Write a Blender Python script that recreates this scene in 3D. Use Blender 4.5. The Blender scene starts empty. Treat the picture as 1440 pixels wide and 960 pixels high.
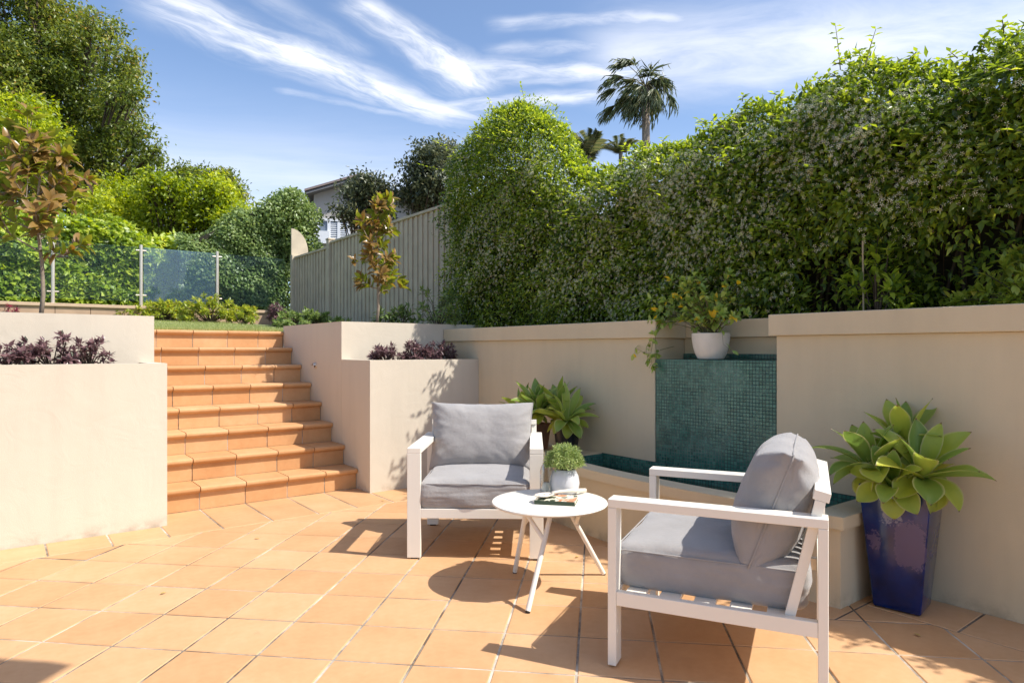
import bpy, bmesh, math, random
import numpy as np
from mathutils import Vector, Matrix, noise
R = math.radians
S = bpy.context.scene
COL = S.collection

# ------------------------------------------------------------------ camera
YAW = R(37.66)
cam_d = bpy.data.cameras.new('camera'); cam = bpy.data.objects.new('camera', cam_d); COL.objects.link(cam)
cam.location = (0, 0, 1.2); cam.rotation_euler = (R(90), 0, -YAW)
cam_d.sensor_width = 36; cam_d.lens = 933 / 1440 * 36; cam_d.shift_y = 11 / 1440
cam_d.clip_start = .05; cam_d.clip_end = 2000
S.camera = cam

# ------------------------------------------------------------------ sky and sun
SUN = Vector((.48, -.64, 1.0)).normalized()
SUN_EL = math.asin(SUN.z); SUN_AZ = math.atan2(SUN.x, SUN.y)
sl = bpy.data.lights.new('sun', 'SUN'); sl.energy = 4.0; sl.angle = R(.5); sl.color = (1, .95, .87)
so = bpy.data.objects.new('sun', sl); COL.objects.link(so)
so.rotation_euler = (-SUN).to_track_quat('-Z', 'Y').to_euler(); so.location = (8, -10, 16)
S.cycles.max_bounces = 7; S.cycles.diffuse_bounces = 4; S.cycles.transparent_max_bounces = 8
S.view_settings.view_transform = 'Standard'; S.view_settings.look = 'None'
S.view_settings.exposure = 0.64; S.view_settings.gamma = 1.0; S.view_settings.use_curve_mapping = False

W = bpy.data.worlds.new('World'); S.world = W; W.use_nodes = True
nt = W.node_tree; nt.nodes.clear()
def mk(nt, typ, **kw):
    n = nt.nodes.new(typ)
    for k, v in kw.items(): setattr(n, k, v)
    return n
def lk(nt, a, b): nt.links.new(a, b)
def mth(nt, op, a, b=None, c=None, clamp=False):
    n = nt.nodes.new('ShaderNodeMath'); n.operation = op; n.use_clamp = clamp
    for i, v in enumerate((a, b, c)):
        if v is None: continue
        if isinstance(v, (int, float)): n.inputs[i].default_value = v
        else: nt.links.new(v, n.inputs[i])
    return n.outputs[0]
def smooth(nt, v, a, b, lo=0., hi=1.):
    n = nt.nodes.new('ShaderNodeMapRange'); n.interpolation_type = 'SMOOTHSTEP'; nt.links.new(v, n.inputs[0])
    n.inputs[1].default_value = a; n.inputs[2].default_value = b; n.inputs[3].default_value = lo; n.inputs[4].default_value = hi
    return n.outputs[0]
sky = mk(nt, 'ShaderNodeTexSky', sky_type='NISHITA', sun_disc=False, sun_elevation=SUN_EL, sun_rotation=SUN_AZ)
sky.air_density = .85; sky.dust_density = 1.3; sky.ozone_density = 2.6; sky.altitude = 0
geo = mk(nt, 'ShaderNodeTexCoord'); sep = mk(nt, 'ShaderNodeSeparateXYZ'); lk(nt, geo.outputs['Generated'], sep.inputs[0])
zz = mth(nt, 'ADD', mth(nt, 'MAXIMUM', sep.outputs[2], 0.0), .12)
qx = mth(nt, 'DIVIDE', sep.outputs[0], zz); qy = mth(nt, 'DIVIDE', sep.outputs[1], zz)
cq = mk(nt, 'ShaderNodeCombineXYZ'); lk(nt, qx, cq.inputs[0]); lk(nt, qy, cq.inputs[1])
wob = mk(nt, 'ShaderNodeTexNoise'); wob.inputs['Scale'].default_value = 3.2; wob.inputs['Detail'].default_value = 5; lk(nt, cq.outputs[0], wob.inputs['Vector'])
wv = mth(nt, 'SUBTRACT', wob.outputs['Fac'], .5)
def streak(a, b, w0, w1, amp, curve=0., wobble=.10, nscale=(4, 15), thr=(.30, .68)):
    """one band of high cirrus between two points of the cloud layer"""
    ax, ay = a; bx, by = b; L = math.hypot(bx - ax, by - ay); ux, uy = (bx - ax) / L, (by - ay) / L
    dx = mth(nt, 'SUBTRACT', qx, ax); dy = mth(nt, 'SUBTRACT', qy, ay)
    u = mth(nt, 'DIVIDE', mth(nt, 'ADD', mth(nt, 'MULTIPLY', dx, ux), mth(nt, 'MULTIPLY', dy, uy)), L)
    v = mth(nt, 'SUBTRACT', mth(nt, 'MULTIPLY', dy, ux), mth(nt, 'MULTIPLY', dx, uy))
    v = mth(nt, 'ADD', v, mth(nt, 'MULTIPLY', wv, wobble))
    v = mth(nt, 'SUBTRACT', v, mth(nt, 'MULTIPLY', mth(nt, 'MULTIPLY', u, mth(nt, 'SUBTRACT', 1., u)), curve))
    wid = mth(nt, 'ADD', w0, mth(nt, 'MULTIPLY', u, w1 - w0))
    r = mth(nt, 'DIVIDE', mth(nt, 'ABSOLUTE', v), wid)
    m = smooth(nt, r, 1.25, .0)
    e = mth(nt, 'MULTIPLY', smooth(nt, u, -.06, .12), smooth(nt, u, 1.1, .86))
    c = mk(nt, 'ShaderNodeCombineXYZ'); lk(nt, mth(nt, 'MULTIPLY', u, L * nscale[0]), c.inputs[0]); lk(nt, mth(nt, 'MULTIPLY', v, nscale[1]), c.inputs[1])
    n = mk(nt, 'ShaderNodeTexNoise'); n.inputs['Scale'].default_value = 1.0; n.inputs['Detail'].default_value = 8; n.inputs['Roughness'].default_value = .62
    n.inputs['Distortion'].default_value = .5
    lk(nt, c.outputs[0], n.inputs['Vector'])
    nn = smooth(nt, n.outputs['Fac'], thr[0], thr[1])
    nn = mth(nt, 'ADD', mth(nt, 'MULTIPLY', nn, .8), mth(nt, 'MULTIPLY', m, .2))
    return mth(nt, 'MULTIPLY', mth(nt, 'MULTIPLY', m, e), mth(nt, 'MULTIPLY', nn, amp))
bands = [
    streak((.24, 1.66), (1.20, 1.76), .125, .10, 1.0, curve=0.10, wobble=.14),
    streak((.62, 1.42), (1.12, 1.58), .06, .105, 1.0, wobble=.12),
    streak((1.00, 1.56), (1.45, 1.18), .09, .05, .8, wobble=.14),
    streak((.95, 1.31), (1.30, .98), .045, .035, .6, wobble=.12),
    streak((1.02, 1.42), (1.40, 1.03), .045, .045, .5, wobble=.13),
    streak((1.05, 1.78), (1.45, 1.32), .085, .05, .7, wobble=.14),
    streak((.62, 1.92), (.96, 1.87), .03, .035, .4, wobble=.07),
    streak((.90, 1.88), (1.14, 1.83), .03, .045, .5, wobble=.08),
    streak((.45, 1.50), (.75, 1.62), .05, .06, .3, wobble=.12),
    streak((1.25, 1.30), (2.0, .45), .28, .36, .72, nscale=(2.4, 6), thr=(.15, .72)),
    streak((.2, 3.1), (2.4, 2.1), .95, .8, .60, nscale=(.8, 2), thr=(.05, .75)),
]
cm = bands[0]
for b in bands[1:]: cm = mth(nt, 'MAXIMUM', cm, b)
cm = mth(nt, 'MINIMUM', cm, 1.)
mixc = mk(nt, 'ShaderNodeMix', data_type='RGBA'); lk(nt, cm, mixc.inputs[0])
lk(nt, sky.outputs[0], mixc.inputs[6]); mixc.inputs[7].default_value = (5.4, 5.45, 5.7, 1)
bg = mk(nt, 'ShaderNodeBackground'); bg.inputs[1].default_value = .15
lk(nt, mixc.outputs[2], bg.inputs[0]); wo = mk(nt, 'ShaderNodeOutputWorld'); lk(nt, bg.outputs[0], wo.inputs[0])

# ------------------------------------------------------------------ helpers
def proj_at(px, py, d):
    """world point d metres in front of the viewpoint"""
    a = (px - 720) / 933; c = -(py - 491) / 933; s, k = math.sin(YAW), math.cos(YAW)
    return Vector(((s + a * k) * d, (k - a * s) * d, 1.2 + c * d))
def tag(o, label=None, cat=None, group=None, kind=None):
    if label: o['label'] = label
    if cat: o['category'] = cat
    if group: o['group'] = group
    if kind: o['kind'] = kind
    return o
def thing(name, label, cat, loc=(0, 0, 0), rz=0, group=None):
    o = bpy.data.objects.new(name, None); COL.objects.link(o); o.location = loc; o.rotation_euler = (0, 0, rz)
    o.empty_display_size = .1
    return tag(o, label, cat, group)
def link_mesh(name, me, mat, parent=None):
    o = bpy.data.objects.new(name, me); COL.objects.link(o)
    if mat: me.materials.append(mat)
    if parent: o.parent = parent
    return o
class MB:
    def __init__(s): s.v = []; s.f = []
    def add(s, vs, fs, M=None):
        n = len(s.v)
        s.v += [tuple(M @ Vector(p)) if M else tuple(p) for p in vs]; s.f += [tuple(i + n for i in f) for f in fs]; return s
    def box(s, x0, x1, y0, y1, z0, z1, M=None):
        return s.add([(x0,y0,z0),(x1,y0,z0),(x1,y1,z0),(x0,y1,z0),(x0,y0,z1),(x1,y0,z1),(x1,y1,z1),(x0,y1,z1)],
                     [(0,3,2,1),(4,5,6,7),(0,1,5,4),(1,2,6,5),(2,3,7,6),(3,0,4,7)], M)
    def prism(s, poly, z0, z1, M=None, top_inset=0):
        n = len(poly)
        return s.add([(x, y, z0) for x, y in poly] + [(x, y, z1) for x, y in poly],
                     [tuple(range(n - 1, -1, -1)), tuple(range(n, 2 * n))] + [(i, (i + 1) % n, n + (i + 1) % n, n + i) for i in range(n)], M)
    def tube(s, pts, rad, n=8, M=None, cap=True):
        pts = [Vector(p) for p in pts]
        if isinstance(rad, (int, float)): rad = [rad] * len(pts)
        vs = []; up = None
        for i, p in enumerate(pts):
            t = (pts[min(i + 1, len(pts) - 1)] - pts[max(i - 1, 0)])
            if t.length < 1e-9: t = Vector((0, 0, 1))
            t.normalize()
            if up is None: up = Vector((1, 0, 0)) if abs(t.x) < .8 else Vector((0, 1, 0))
            a = up - t * up.dot(t); a.normalize(); b = t.cross(a); up = a
            for k in range(n):
                g = 2 * math.pi * k / n; vs.append(p + (a * math.cos(g) + b * math.sin(g)) * rad[i])
        fs = []
        for i in range(len(pts) - 1):
            for k in range(n): fs.append((i*n+k, i*n+(k+1)%n, (i+1)*n+(k+1)%n, (i+1)*n+k))
        if cap: fs.append(tuple(range(n - 1, -1, -1))); fs.append(tuple(range((len(pts)-1)*n, len(pts)*n)))
        return s.add(vs, fs, M)
    def lathe(s, prof, n=40, M=None, closed=False):
        vs = []; fs = []
        for r, z in prof:
            for k in range(n):
                g = 2 * math.pi * k / n; vs.append((r * math.cos(g), r * math.sin(g), z))
        for i in range(len(prof) - 1):
            for k in range(n): fs.append((i*n+k, i*n+(k+1)%n, (i+1)*n+(k+1)%n, (i+1)*n+k))
        if not closed: fs.append(tuple(range(n - 1, -1, -1))); fs.append(tuple(range((len(prof)-1)*n, len(prof)*n)))
        return s.add(vs, fs, M)
    def build(s, name, mat, parent=None, bevel=0, smooth=False, seg=2):
        me = bpy.data.meshes.new(name); me.from_pydata(s.v, [], s.f)
        bm = bmesh.new(); bm.from_mesh(me)
        bmesh.ops.recalc_face_normals(bm, faces=bm.faces)
        if bevel:
            es = [e for e in bm.edges if len(e.link_faces) == 2 and e.calc_face_angle(0) > R(25)]
            bmesh.ops.bevel(bm, geom=es, offset=bevel, segments=seg, profile=.5, affect='EDGES', clamp_overlap=True)
        bm.to_mesh(me); bm.free()
        if smooth:
            for p in me.polygons: p.use_smooth = True
            if smooth == 'auto':
                try: me.set_sharp_from_angle(angle=R(35))
                except Exception: pass
        return link_mesh(name, me, mat, parent)
def fast_mesh(name, V, F, mat, parent=None, attrs=None, smooth=False):
    """V (n,3) float, F (m,k) int of constant k"""
    me = bpy.data.meshes.new(name); n = len(V); m, k = F.shape
    me.vertices.add(n); me.vertices.foreach_set('co', np.asarray(V, np.float32).ravel())
    me.loops.add(m * k); me.loops.foreach_set('vertex_index', F.astype(np.int32).ravel())
    me.polygons.add(m); me.polygons.foreach_set('loop_start', np.arange(0, m * k, k, dtype=np.int32))
    try: me.polygons.foreach_set('loop_total', np.full(m, k, np.int32))
    except Exception: pass
    if smooth: me.polygons.foreach_set('use_smooth', np.ones(m, bool))
    for an, av in (attrs or {}).items():
        at = me.attributes.new(an, 'FLOAT', 'POINT'); at.data.foreach_set('value', np.asarray(av, np.float32))
    me.update(calc_edges=True); me.validate()
    return link_mesh(name, me, mat, parent)
def nrm(a): return a / np.maximum(np.linalg.norm(a, axis=-1, keepdims=True), 1e-9)
LO = (np.array([[0,0,0],[.42,-.5,.06],[.42,.5,.06],[1,0,-.08],[.45,0,-.03]]), np.array([[0,1,4],[0,4,2],[1,3,4],[4,3,2]]))
HI = (np.array([[0,0,0],[.22,-.36,.05],[.22,0,0],[.22,.36,.05],[.52,-.5,.06],[.52,0,.0],[.52,.5,.06],[.8,-.3,.0],[.8,0,-.05],[.8,.3,.0],[1,0,-.13]]),
      np.array([[0,1,2],[0,2,3],[1,4,2],[4,5,2],[2,5,3],[5,6,3],[4,7,5],[7,8,5],[5,8,6],[8,9,6],[7,10,8],[8,10,9]]))
def leaves(name, P, A, N, L, Wd, mat, parent, rng, tpl=LO, rnd=None, smooth=False):
    P = np.asarray(P, float); n = len(P); A = nrm(np.asarray(A, float)); N = np.asarray(N, float)
    Sx = nrm(np.cross(A, N) + 1e-6); N = np.cross(Sx, A)
    L = np.broadcast_to(np.asarray(L, float), (n,)); Wd = np.broadcast_to(np.asarray(Wd, float), (n,))
    T, F = tpl; k = len(T)
    V = (P[:, None, :] + T[None, :, 0, None] * (L[:, None, None] * A[:, None, :]) + T[None, :, 1, None] * (Wd[:, None, None] * Sx[:, None, :])
         + T[None, :, 2, None] * (L[:, None, None] * N[:, None, :])).reshape(-1, 3)
    FF = (F[None] + (np.arange(n) * k)[:, None, None]).reshape(-1, 3)
    if rnd is None: rnd = rng.random(n)
    return fast_mesh(name, V, FF, mat, parent, {'rnd': np.repeat(rnd, k)}, smooth)
def unit(rng, n): return nrm(rng.normal(size=(n, 3)))

# ------------------------------------------------------------------ materials
def new_mat(name):
    m = bpy.data.materials.new(name); m.use_nodes = True; t = m.node_tree; t.nodes.clear()
    o = mk(t, 'ShaderNodeOutputMaterial'); p = mk(t, 'ShaderNodeBsdfPrincipled'); lk(t, p.outputs[0], o.inputs[0])
    return m, t, p, o
def ramp(t, fac, stops):
    r = mk(t, 'ShaderNodeValToRGB'); e = r.color_ramp.elements
    while len(e) < len(stops): e.new(.5)
    for i, (p, c) in enumerate(stops): e[i].position = p; e[i].color = (*c, 1)
    if fac is not None: lk(t, fac, r.inputs[0])
    return r.outputs[0]
def nz(t, scale, detail=4, rough=.55, vec=None, dim=None):
    n = mk(t, 'ShaderNodeTexNoise'); n.inputs['Scale'].default_value = scale; n.inputs['Detail'].default_value = detail; n.inputs['Roughness'].default_value = rough
    if vec is None:
        g = mk(t, 'ShaderNodeTexCoord'); vec = g.outputs['Object']
    lk(t, vec, n.inputs['Vector']); return n.outputs['Fac']
def bump(t, p, h, strength=.3, dist=.01):
    b = mk(t, 'ShaderNodeBump'); b.inputs['Strength'].default_value = strength; b.inputs['Distance'].default_value = dist
    lk(t, h, b.inputs['Height']); lk(t, b.outputs[0], p.inputs['Normal']); return b
def plain(name, c, rough=.5, metal=0, var=.06, nscale=8, bmp=0, bscale=60, spec=None, coat=0):
    m, t, p, o = new_mat(name); f = nz(t, nscale)
    lk(t, ramp(t, f, [(.3, tuple(x * (1 - var) for x in c)), (.7, tuple(min(1, x * (1 + var)) for x in c))]), p.inputs['Base Color'])
    p.inputs['Roughness'].default_value = rough; p.inputs['Metallic'].default_value = metal
    if coat: p.inputs['Coat Weight'].default_value = coat
    if bmp: bump(t, p, nz(t, bscale, 3), bmp, .003)
    return m
def leafmat(name, stops, back=None, trans=.35, rough=.4, gloss=.5, tcol=None):
    m, t, p, o = new_mat(name)
    a = mk(t, 'ShaderNodeAttribute', attribute_name='rnd'); c = ramp(t, a.outputs['Fac'], stops)
    if back:
        g = mk(t, 'ShaderNodeNewGeometry'); mx = mk(t, 'ShaderNodeMix', data_type='RGBA'); lk(t, g.outputs['Backfacing'], mx.inputs[0])
        lk(t, c, mx.inputs[6]); mx.inputs[7].default_value = (*back, 1); c = mx.outputs[2]
    lk(t, c, p.inputs['Base Color']); p.inputs['Roughness'].default_value = rough; p.inputs['Specular IOR Level'].default_value = gloss
    tr = mk(t, 'ShaderNodeBsdfTranslucent'); hs = mk(t, 'ShaderNodeHueSaturation'); hs.inputs['Saturation'].default_value = 1.1; hs.inputs['Value'].default_value = 2.0; hs.inputs['Hue'].default_value = .482
    lk(t, c, hs.inputs['Color']); lk(t, hs.outputs[0], tr.inputs[0])
    ms = mk(t, 'ShaderNodeMixShader'); ms.inputs[0].default_value = trans
    lk(t, p.outputs[0], ms.inputs[1]); lk(t, tr.outputs[0], ms.inputs[2]); lk(t, ms.outputs[0], o.inputs[0]); return m

def render_wall(name, c, rgh=.85):
    m, t, p, o = new_mat(name)
    g = mk(t, 'ShaderNodeNewGeometry'); sp = mk(t, 'ShaderNodeSeparateXYZ'); lk(t, g.outputs['Position'], sp.inputs[0])
    big = nz(t, 1.1, 5, .6, g.outputs['Position'])
    st = mk(t, 'ShaderNodeCombineXYZ'); lk(t, mth(t, 'MULTIPLY', sp.outputs[0], 9.), st.inputs[0]); lk(t, mth(t, 'MULTIPLY', sp.outputs[1], 9.), st.inputs[1]); lk(t, mth(t, 'MULTIPLY', sp.outputs[2], .9), st.inputs[2])
    stain = nz(t, 1.0, 4, .6, st.outputs[0])
    f = mth(t, 'ADD', mth(t, 'MULTIPLY', big, .6), mth(t, 'MULTIPLY', stain, .4))
    col = ramp(t, f, [(.32, tuple(x * .92 for x in c)), (.5, c), (.7, tuple(min(1, x * 1.05) for x in c))])
    tw_ = mk(t, 'ShaderNodeTexNoise'); tw_.inputs['Scale'].default_value = 5; tw_.inputs['Detail'].default_value = 8; tw_.inputs['Distortion'].default_value = 1.5; lk(t, g.outputs['Position'], tw_.inputs['Vector'])
    # splash dirt close to the paving
    low = mth(t, 'MULTIPLY', smooth(t, sp.outputs[2], .09, .0), smooth(t, nz(t, 7, 5, .65, g.outputs['Position']), .42, .68))
    mx = mk(t, 'ShaderNodeMix', data_type='RGBA'); lk(t, mth(t, 'MULTIPLY', low, .5), mx.inputs[0]); lk(t, col, mx.inputs[6]); mx.inputs[7].default_value = (.25, .19, .13, 1)
    lk(t, mx.outputs[2], p.inputs['Base Color']); p.inputs['Roughness'].default_value = rgh; p.inputs['Specular IOR Level'].default_value = .25
    h = mth(t, 'ADD', mth(t, 'MULTIPLY', nz(t, 240, 3, .6, g.outputs['Position']), .6), mth(t, 'MULTIPLY', tw_.outputs['Fac'], 1.6))
    bump(t, p, h, .38, .005); return m
M_wall = render_wall('painted_render', (.65, .54, .365))
M_wall_lt = render_wall('painted_render_pale', (.60, .535, .435))
def terracotta(name, cols, grime=.5):
    m, t, p, o = new_mat(name)
    a = mk(t, 'ShaderNodeAttribute', attribute_name='rnd'); g = mk(t, 'ShaderNodeNewGeometry')
    n1 = nz(t, 3.2, 6, .62, g.outputs['Position']); n2 = nz(t, 26, 5, .6, g.outputs['Position']); n3 = nz(t, 320, 2, .5, g.outputs['Position'])
    f = mth(t, 'ADD', mth(t, 'MULTIPLY', a.outputs['Fac'], .22), mth(t, 'ADD', mth(t, 'MULTIPLY', n1, .50), mth(t, 'MULTIPLY', n2, .26)))
    c = ramp(t, f, cols)
    st = smooth(t, nz(t, 6.5, 7, .7, g.outputs['Position']), .60, .74)
    mx = mk(t, 'ShaderNodeMix', data_type='RGBA'); lk(t, mth(t, 'MULTIPLY', st, grime), mx.inputs[0]); lk(t, c, mx.inputs[6]); mx.inputs[7].default_value = (.40, .23, .115, 1)
    sp_ = smooth(t, nz(t, 70, 3, .7, g.outputs['Position']), .70, .74)
    mx2 = mk(t, 'ShaderNodeMix', data_type='RGBA'); lk(t, mth(t, 'MULTIPLY', sp_, .5), mx2.inputs[0]); lk(t, mx.outputs[2], mx2.inputs[6]); mx2.inputs[7].default_value = (.30, .17, .09, 1)
    lk(t, mx2.outputs[2], p.inputs['Base Color']); p.inputs['Roughness'].default_value = .62; p.inputs['Specular IOR Level'].default_value = .35
    bump(t, p, mth(t, 'ADD', mth(t, 'MULTIPLY', n3, .35), n2), .22, .003); return m
M_tile = terracotta('terracotta_tile', [(.26, (.49, .265, .12)), (.5, (.575, .335, .168)), (.74, (.65, .41, .23))])
M_step = terracotta('terracotta_step', [(.28, (.47, .24, .10)), (.5, (.55, .305, .14)), (.72, (.62, .38, .20))], .45)
def grout():
    m, t, p, o = new_mat('grout'); g = mk(t, 'ShaderNodeNewGeometry')
    f = nz(t, 2.3, 6, .7, g.outputs['Position'])
    c = ramp(t, f, [(.40, (.11, .085, .06)), (.50, (.31, .27, .22)), (.62, (.60, .54, .45))])
    lk(t, c, p.inputs['Base Color']); p.inputs['Roughness'].default_value = .95; bump(t, p, nz(t, 90, 4, .6, g.outputs['Position']), .6, .004); return m
M_grout = grout()
M_white = plain('white_powder_coat', (.82, .78, .69), .42, var=.02, nscale=3, bmp=.04, bscale=500)
M_fabric = None
def fabric():
    m, t, p, o = new_mat('grey_cushion_fabric'); g = mk(t, 'ShaderNodeTexCoord')
    f = nz(t, 5, 5, .6, g.outputs['Object']); c = ramp(t, f, [(.3, (.30, .286, .278)), (.7, (.365, .35, .342))])
    lk(t, c, p.inputs['Base Color']); p.inputs['Roughness'].default_value = .9; p.inputs['Sheen Weight'].default_value = .35; p.inputs['Specular IOR Level'].default_value = .15
    w = nz(t, 900, 2, .5, g.outputs['Object']); fold = nz(t, 11, 4, .55, g.outputs['Object'])
    bump(t, p, mth(t, 'ADD', mth(t, 'MULTIPLY', w, .12), mth(t, 'MULTIPLY', fold, .9)), .6, .016); return m
M_fabric = fabric()
def mosaic():
    m, t, p, o = new_mat('green_glass_mosaic'); g = mk(t, 'ShaderNodeNewGeometry'); s = mk(t, 'ShaderNodeSeparateXYZ'); lk(t, g.outputs['Position'], s.inputs[0])
    sn = mk(t, 'ShaderNodeSeparateXYZ'); lk(t, g.outputs['Normal'], sn.inputs[0])
    pitch = .0215
    def cell(v):
        q = mth(t, 'DIVIDE', v, pitch); return mth(t, 'FLOOR', q), mth(t, 'ABSOLUTE', mth(t, 'SUBTRACT', mth(t, 'FRACT', q), .5))
    cx, ex = cell(mth(t, 'ADD', s.outputs[0], .003)); cy, ey = cell(s.outputs[1]); cz, ez = cell(s.outputs[2])
    def face(n, e):   # ignore the axis the face looks along
        k = mth(t, 'GREATER_THAN', mth(t, 'ABSOLUTE', n), .75); return mth(t, 'MULTIPLY', e, mth(t, 'SUBTRACT', 1., k))
    edge = mth(t, 'MAXIMUM', mth(t, 'MAXIMUM', face(sn.outputs[0], ex), face(sn.outputs[1], ey)), face(sn.outputs[2], ez))
    gr = smooth(t, edge, .39, .44)
    cc = mk(t, 'ShaderNodeCombineXYZ'); lk(t, cx, cc.inputs[0]); lk(t, cy, cc.inputs[1]); lk(t, cz, cc.inputs[2])
    wn = mk(t, 'ShaderNodeTexWhiteNoise'); lk(t, cc.outputs[0], wn.inputs['Vector'])
    big = nz(t, 2.6, 6, .65, g.outputs['Position'])
    f = mth(t, 'ADD', mth(t, 'MULTIPLY', wn.outputs[0], .28), mth(t, 'MULTIPLY', big, .72))
    c = ramp(t, f, [(.28, (.018, .085, .066)), (.5, (.045, .165, .125)), (.72, (.09, .24, .18))])
    # lime bloom left by trickling water
    v = mk(t, 'ShaderNodeCombineXYZ'); lk(t, mth(t, 'MULTIPLY', s.outputs[1], 14.), v.inputs[1]); lk(t, mth(t, 'MULTIPLY', s.outputs[2], 3.), v.inputs[2])
    lime = mth(t, 'MULTIPLY', smooth(t, nz(t, 1., 6, .7, v.outputs[0]), .42, .72), smooth(t, s.outputs[2], .5, .75))
    mx0 = mk(t, 'ShaderNodeMix', data_type='RGBA'); lk(t, mth(t, 'MULTIPLY', lime, .55), mx0.inputs[0]); lk(t, c, mx0.inputs[6]); mx0.inputs[7].default_value = (.17, .27, .21, 1)
    mx = mk(t, 'ShaderNodeMix', data_type='RGBA'); lk(t, gr, mx.inputs[0]); lk(t, mx0.outputs[2], mx.inputs[6])
    gcol = ramp(t, nz(t, 5, 5, .7, g.outputs['Position']), [(.42, (.012, .035, .03)), (.6, (.11, .17, .14)), (.75, (.24, .30, .25))]); lk(t, gcol, mx.inputs[7])
    lk(t, mx.outputs[2], p.inputs['Base Color'])
    lk(t, mth(t, 'ADD', .16, mth(t, 'ADD', mth(t, 'MULTIPLY', gr, .6), mth(t, 'MULTIPLY', lime, .35))), p.inputs['Roughness'])
    bump(t, p, mth(t, 'SUBTRACT', mth(t, 'MULTIPLY', wn.outputs[0], .25), gr), .35, .0015); return m
M_mosaic = mosaic()
def water():
    m, t, p, o = new_mat('pool_water'); p.inputs['Base Color'].default_value = (.55, .80, .74, 1); p.inputs['Roughness'].default_value = .02
    p.inputs['IOR'].default_value = 1.33; p.inputs['Transmission Weight'].default_value = 1.
    bump(t, p, nz(t, 9, 2), .12, .01); return m
M_water = water()
M_soil = plain('dark_potting_soil', (.045, .03, .02), .95, var=.5, nscale=40, bmp=1, bscale=60)
M_black = plain('black_plastic', (.014, .014, .017), .35, var=.1)
M_rubber = plain('black_rubber_glide', (.02, .02, .02), .6)
M_concrete_pot = plain('white_stone_pot', (.74, .69, .60), .75, var=.07, nscale=14, bmp=.3, bscale=120)
M_bark = plain('pale_bark', (.30, .24, .18), .9, var=.35, nscale=18, bmp=.8, bscale=50)
M_bark_dark = plain('dark_bark', (.09, .065, .045), .95, var=.4, nscale=12, bmp=.8, bscale=30)
M_twig = plain('green_twig', (.16, .15, .07), .8, var=.3, nscale=12)
M_fence = plain('weathered_fence_paint', (.50, .425, .31), .85, var=.12, nscale=5, bmp=.5, bscale=60)
M_steel = plain('brushed_steel_post', (.62, .56, .47), .38, metal=.55, var=.05)
M_mag = leafmat('magnolia_leaf', [(0, (.12, .17, .025)), (.4, (.22, .30, .04)), (.7, (.34, .40, .05)), (1, (.34, .22, .05))], back=(.26, .16, .05), trans=.24, rough=.3)
M_jas = leafmat('jasmine_leaf', [(0, (.05, .09, .016)), (.35, (.15, .225, .03)), (.7, (.31, .40, .05)), (1, (.54, .60, .10))], trans=.46, rough=.34)
M_flower = plain('cream_petal', (.90, .86, .60), .6, var=.04)
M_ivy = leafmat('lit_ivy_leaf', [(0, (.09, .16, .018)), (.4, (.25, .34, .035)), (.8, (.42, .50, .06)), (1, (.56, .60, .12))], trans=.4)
M_ivyd = leafmat('dark_shaded_ivy_leaf', [(0, (.07, .12, .035)), (.5, (.17, .25, .07)), (1, (.34, .42, .16))], trans=.3)  # darker copy of the lit ivy, hedge shade put into the leaf colour
M_oak = leafmat('evergreen_leaf', [(0, (.05, .08, .016)), (.5, (.15, .205, .032)), (.85, (.28, .31, .06)), (1, (.35, .28, .08))], trans=.35)
M_bright = leafmat('lime_green_leaf', [(0, (.11, .17, .016)), (.5, (.28, .36, .03)), (1, (.52, .56, .08))], trans=.45)
M_olive = leafmat('olive_grey_leaf', [(0, (.04, .055, .03)), (.5, (.10, .12, .055)), (1, (.24, .24, .13))], trans=.25)
M_purple = leafmat('burgundy_leaf', [(0, (.06, .032, .036)), (.5, (.17, .095, .10)), (.85, (.28, .17, .17)), (1, (.22, .25, .19))], trans=.22, rough=.33)
M_red = leafmat('red_leaf', [(0, (.12, .02, .03)), (1, (.35, .06, .09))], trans=.4)
M_shrub = leafmat('fresh_shrub_leaf', [(0, (.09, .14, .02)), (.5, (.25, .32, .05)), (.9, (.44, .48, .08)), (1, (.58, .48, .08))], trans=.4)
M_citrus = leafmat('potted_shrub_leaf', [(0, (.15, .24, .05)), (.5, (.29, .41, .09)), (.9, (.44, .52, .14)), (.95, (.80, .55, .03)), (1, (.85, .60, .04))], trans=.35)
M_palm = leafmat('palm_frond', [(0, (.05, .075, .035)), (.6, (.13, .17, .07)), (1, (.28, .26, .11))], trans=.25)
M_grass = leafmat('lawn_blade', [(0, (.20, .25, .07)), (.6, (.38, .44, .15)), (1, (.60, .58, .30))], trans=.35)
M_herb = leafmat('herb_leaf', [(0, (.14, .22, .06)), (.6, (.30, .38, .13)), (1, (.46, .52, .24))], trans=.35, rough=.6)

M_leaflit = plain('dry_leaf', (.45, .30, .08), .8, var=.3, nscale=60)
# ------------------------------------------------------------------ ground and paving
XW, YL, YR = 3.55, 5.02, 5.11
gm = plain('garden_soil_ground', (.09, .075, .045), .95, var=.3, nscale=.6)
g = MB().add([(-400, -400, -.06), (400, -400, -.06), (400, 400, -.06), (-400, 400, -.06)], [(0, 1, 2, 3)]).build('ground', gm); tag(g, kind='structure')
def clip(poly, a, b, c):   # keep a*x+b*y <= c
    out = []
    for i in range(len(poly)):
        p, q = poly[i], poly[(i + 1) % len(poly)]; dp = a * p[0] + b * p[1] - c; dq = a * q[0] + b * q[1] - c
        if dp <= 0: out.append(p)
        if (dp < 0 < dq) or (dq < 0 < dp):
            s = dp / (dp - dq); out.append((p[0] + (q[0] - p[0]) * s, p[1] + (q[1] - p[1]) * s))
    return out
def area(p): return abs(sum(p[i][0] * p[(i+1) % len(p)][1] - p[(i+1) % len(p)][0] * p[i][1] for i in range(len(p)))) / 2
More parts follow.
